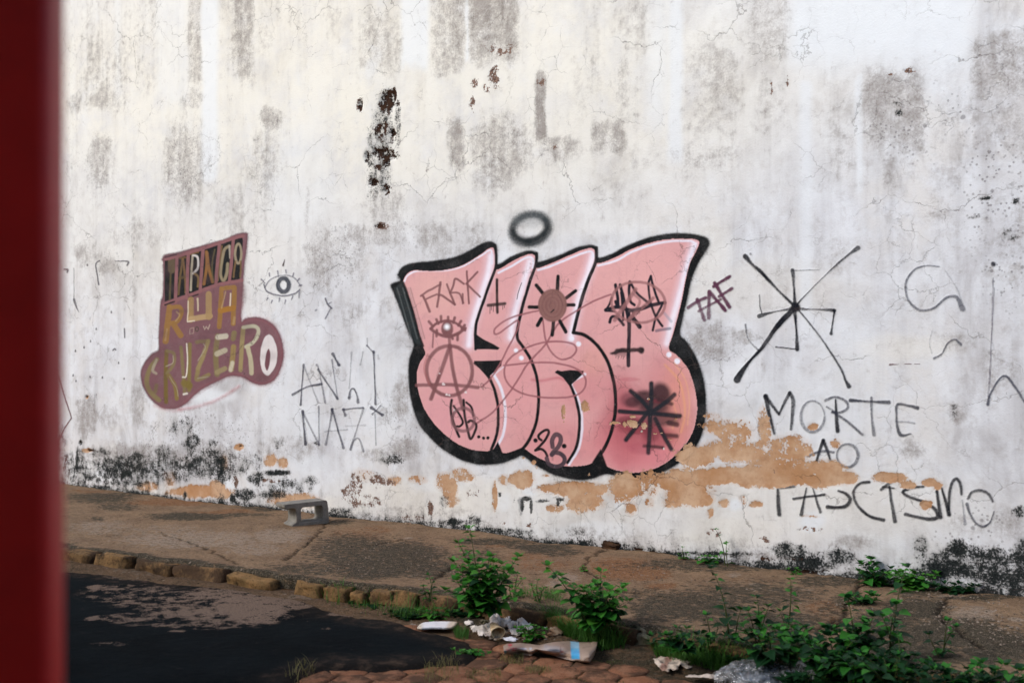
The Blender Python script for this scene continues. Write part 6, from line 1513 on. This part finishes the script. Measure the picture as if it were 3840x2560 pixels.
sheet('paper_scrap', 'tiny white paper scrap in the grass behind the plastic bag', 'paper', 'Z', [(835,335),(850,328),(860,345),(842,352)], cst((210,216,210)), M_PAPER, .004, .01, .02, .003, 14)

# cone-shaped paper cup
def cup():
    p = on_ground(*fr('Y', (945, 415)), ROAD_Z)
    t = tag(empty('paper_cup', p, 1.2), 'crushed cream paper cup lying in front of the litter heap', 'cup')
    V = []; F = []
    n = 20
    for i in range(7):
        s = i / 6
        for k in range(n):
            a = 6.283 * k / n; r = .016 + .026 * s
            V.append((r * math.cos(a) * (1 + .12 * math.sin(3 * a)), -.07 + .1 * s, .036 + r * math.sin(a) * .85 + .03 * (1 - s)))
    for i in range(6):
        for k in range(n): F.append((i * n + k, i * n + (k + 1) % n, (i + 1) * n + (k + 1) % n, (i + 1) * n + k))
    F.append(tuple(range(n)))
    N = NT('cream card'); m = N.fin(N.mix(N.ss(.4, .7, N.noise(N.obj(), 40, 4)), lin((206, 184, 146)), lin((170, 136, 100))), .7)
    o = link('cup_body', mesh('cup_body', V, F, m, True), t); md = o.modifiers.new('t', 'SOLIDIFY'); md.thickness = .0015
    V = []; F = []
    for k in range(n):
        a = 6.283 * k / n
        for j in range(6):
            b = 6.283 * j / 6; R_ = .042 + .0025 * math.cos(b)
            V.append((R_ * math.cos(a) * (1 + .12 * math.sin(3 * a)), .031 + .0025 * math.sin(b), .036 + R_ * math.sin(a) * .85))
    for k in range(n):
        for j in range(6): F.append((k * 6 + j, k * 6 + (j + 1) % 6, ((k + 1) % n) * 6 + (j + 1) % 6, ((k + 1) % n) * 6 + j))
    link('cup_rim', mesh('cup_rim', V, F, m, True), t)
    t.rotation_euler = (0, 0, YAW + 3.5)
cup()
def lid():
    p = on_ground(*fr('Y', (305, 98)), ROAD_Z)
    V = []; F = []; n = 28
    prof = [(0, .004), (.02, .005), (.034, .004), (.037, .009), (.041, .008), (.042, 0), (.042, -.010), (.0395, -.010), (.039, 0)]
    for r, z in prof:
        for k in range(n):
            a = 6.283 * k / n; V.append((r * math.cos(a), r * math.sin(a), z))
    for i in range(len(prof) - 1):
        for k in range(n): F.append((i * n + k, i * n + (k + 1) % n, (i + 1) * n + (k + 1) % n, (i + 1) * n + k))
    N = NT('yellow plastic'); m = N.fin(N.mix(N.ss(.45, .7, N.noise(N.obj(), 50, 4)), lin((196, 140, 30)), lin((120, 84, 30))), .45)
    o = tag(link('plastic_disc', mesh('plastic_disc', V, F, m, True)), 'yellow round plastic disc leaning on the kerb in the grass', 'disc')
    o.location = p + Vector((0, 0, .035)); o.rotation_euler = (math.radians(62), 0, YAW + .1)
    o.scale = (.86,) * 3
lid()
M_RUB = rock_mat('pale rubble', (176, 156, 130), (196, 182, 162), (112, 76, 48), 1.6)
M_MOSS = rock_mat('mossy rubble', (150, 142, 120), (120, 118, 92), (58, 62, 40), 1.6)
def rock(name, label, T, p, L, Wd, Hh, mat, seed, rz=0, dz=0):
    g = on_ground(*fr(T, p), ROAD_Z)
    if dz: g = on_ground(*fr(T, p), dz)
    o = link(name, stone_mesh(name, L, Wd, Hh, seed, mat, amp=min(L, Wd, Hh) * .28, rnd=.5))
    if g.y > -.04: g = on_wall(*fr(T, p)); g.y = -.02; g.z = float(base_z(g.x))
    o.location = g + Vector((0, 0, Hh * .36)); o.rotation_euler = (.15, .1, rz)
    return tag(o, label, 'rubble')
rock('rubble_chunk', 'pale tan rubble chunk at the right end of the litter heap', 'Y', (1600, 420), .09, .08, .06, M_RUB, 3, .4)
rock('rubble_chunk', 'mossy pale concrete lump between the two groups of weeds', 'G2', (2215, 1130), .17, .13, .11, M_MOSS, 5, .3)
rock('rubble_chunk', 'small mossy lump right behind the mossy concrete lump', 'G2', (2300, 1060), .1, .1, .08, M_MOSS, 8, .9)
rock('rubble_chunk', 'narrow grey stone leaning at the left of the litter heap', 'Y', (850, 280), .09, .03, .04, M_MOSS, 9, YAW + .7)
rock('rubble_chunk', 'dark clod of earth in the hole at the wall foot', 'G2', (2010, 512), .15, .07, .05, rock_mat('earth clod', (70, 50, 34), (92, 66, 44), (34, 26, 18), 2), 12, 0, -.03)
rock('pebble', 'small dark stone on the sidewalk in front of the concrete block', 'G1', (1620, 604), .03, .02, .016, M_MOSS, 14, 0, .0)
rock('pebble', 'small tan stone on the sidewalk left of centre', 'G1', (1950, 806), .045, .03, .014, M_RUB, 15, 0, .0)
rock('pebble', 'flat pale chip on the sidewalk beneath the pink lettering', 'G2', (735, 455), .06, .03, .012, M_RUB, 16, .6, .0)
rock('pebble', 'bright white chip on the right part of the sidewalk', 'G3', (375, 632), .025, .02, .016, rock_mat('white chip', (220, 214, 208), (200, 194, 190), (150, 140, 130)), 17, 0, .0)

# clear plastic bag
def bag():
    c = on_ground(*fr('Z', (1390, 590)), ROAD_Z)
    t = tag(empty('plastic_bag', c, YAW), 'crumpled clear plastic bag lying in front of the dark weeds', 'plastic bag')
    def skin(nm, L, Wd, Hh, seed, mat, off=(0, 0, 0), nx=120, ny=60):
        a = np.linspace(-1, 1, nx); b = np.linspace(-1, 1, ny); X, Y = np.meshgrid(a, b)
        r = np.sqrt(X ** 2 + Y ** 2 * 1.0)
        edge = 1 + .18 * fbm(np.arctan2(Y, X) * 2, X * 0, 3, seed)
        rr = r / edge
        m = rr < 1
        hgt = np.sqrt(np.clip(1 - rr ** 2, 0, 1)) ** .8
        rid = (1 - np.abs(fbm(X * 2.6 + seed, Y * 2.6, 4, seed + 3)) * 2.2)
        rid2 = (1 - np.abs(fbm(X * 6 + seed, Y * 5, 3, seed + 9)) * 2.2)
        Z = Hh * (hgt * (.7 + .35 * fbm(X * 2, Y * 2, 3, seed + 1)) + hgt ** .5 * (.16 * rid + .08 * rid2))
        ids = np.full(X.shape, -1, np.int64); ids[m] = np.arange(m.sum())
        V = np.stack([X * L / 2 + off[0], Y * Wd / 2 + off[1], np.maximum(Z, .002) + off[2]], -1)[m]
        return link(nm, mesh(nm, V, lattice_faces(ids), mat, True), t)
    N = NT('clear plastic film'); co = N.obj()
    tr = N.n('ShaderNodeBsdfTransparent'); tr.inputs[0].default_value = (.93, .95, .96, 1)
    gl = N.n('ShaderNodeBsdfGlossy'); gl.inputs['Roughness'].default_value = .12
    df = N.n('ShaderNodeBsdfDiffuse'); df.inputs[0].default_value = (.62, .66, .68, 1)
    nrm = N.bump(N.noise(co, 34, 6, .65, 1.0), .9, .012)
    N.put(gl.inputs['Normal'], nrm); N.put(df.inputs['Normal'], nrm)
    fz = N.n('ShaderNodeFresnel'); fz.inputs[0].default_value = 1.5; N.put(fz.inputs['Normal'], nrm)
    rid = N.ss(.05, .0, N.math('ABSOLUTE', N.sub(N.noise(co, 11, 5, .6, 1.2), .5)))
    m1 = N.n('ShaderNodeMixShader'); N.put(m1.inputs[0], N.mul(N.add(N.mul(rid, .42), .07), N.ss(.3, .6, N.noise(co, 6, 3), .4, 1)))
    N.t.links.new(tr.outputs[0], m1.inputs[1]); N.t.links.new(df.outputs[0], m1.inputs[2])
    m2 = N.n('ShaderNodeMixShader'); N.put(m2.inputs[0], N.math('ADD', N.mul(fz.outputs[0], .9), .08, clamp=True))
    N.t.links.new(m1.outputs[0], m2.inputs[1]); N.t.links.new(gl.outputs[0], m2.inputs[2]); N.t.links.new(m2.outputs[0], N.out.inputs[0])
    skin('bag_film', .62, .38, .13, 3, N.m)
    skin('bag_film', .30, .26, .10, 8, N.m, (-.08, -.05, .004), 80, 50)
    skin('bag_film', .28, .22, .06, 12, N.m, (.22, -.02, .003), 70, 40)
    # crumpled papers inside
    P = vcol_mat('paper inside', .8, .1, .3)
    for k, (x, y, l, col) in enumerate(((-.1, -.04, .14, (176, 184, 204)), (-.04, .06, .05, (226, 226, 236)), (.06, -.04, .12, (96, 104, 100)))):
        a = np.linspace(-1, 1, 22); X, Y = np.meshgrid(a, a); Z = .02 + .025 * (fbm(X * 2 + k, Y * 2, 3, 60 + k) + 1) + (.07 if k == 1 else 0)
        me = mesh('paper', np.stack([X * l / 2 + x, Y * l * .35 + y, Z], -1).reshape(-1, 3), lattice_faces(np.arange(X.size).reshape(X.shape)), P, True)
        vattr(me, 'tint', np.tile(np.array([*lin(col), 1]), (X.size, 1))); link('paper', me, t)
    return N.m
M_FILM = bag()
def small_cup():
    p = on_ground(*fr('Q', (1530, 1440)), ROAD_Z)
    V = []; F = []; n = 24
    for i in range(6):
        s = i / 5
        for k in range(n):
            a = 6.283 * k / n; r = .024 + .012 * s; V.append((r * math.cos(a), r * math.sin(a), .07 * s))
    for i in range(5):
        for k in range(n): F.append((i * n + k, i * n + (k + 1) % n, (i + 1) * n + (k + 1) % n, (i + 1) * n + k))
    F.append(tuple(range(n))[::-1])
    N = NT('milky plastic'); m = N.fin(lin((150, 160, 164)), .3, None, .5)
    o = tag(link('plastic_cup', mesh('plastic_cup', V, F, m, True)), 'small milky plastic cup upside down among the bottom weeds', 'cup')
    md = o.modifiers.new('t', 'SOLIDIFY'); md.thickness = .001
    o.location = p + Vector((0, 0, .075)); o.rotation_euler = (math.radians(165), .3, .4)
small_cup()
print('leaves', LEAFN[0], 'pavers', npv)
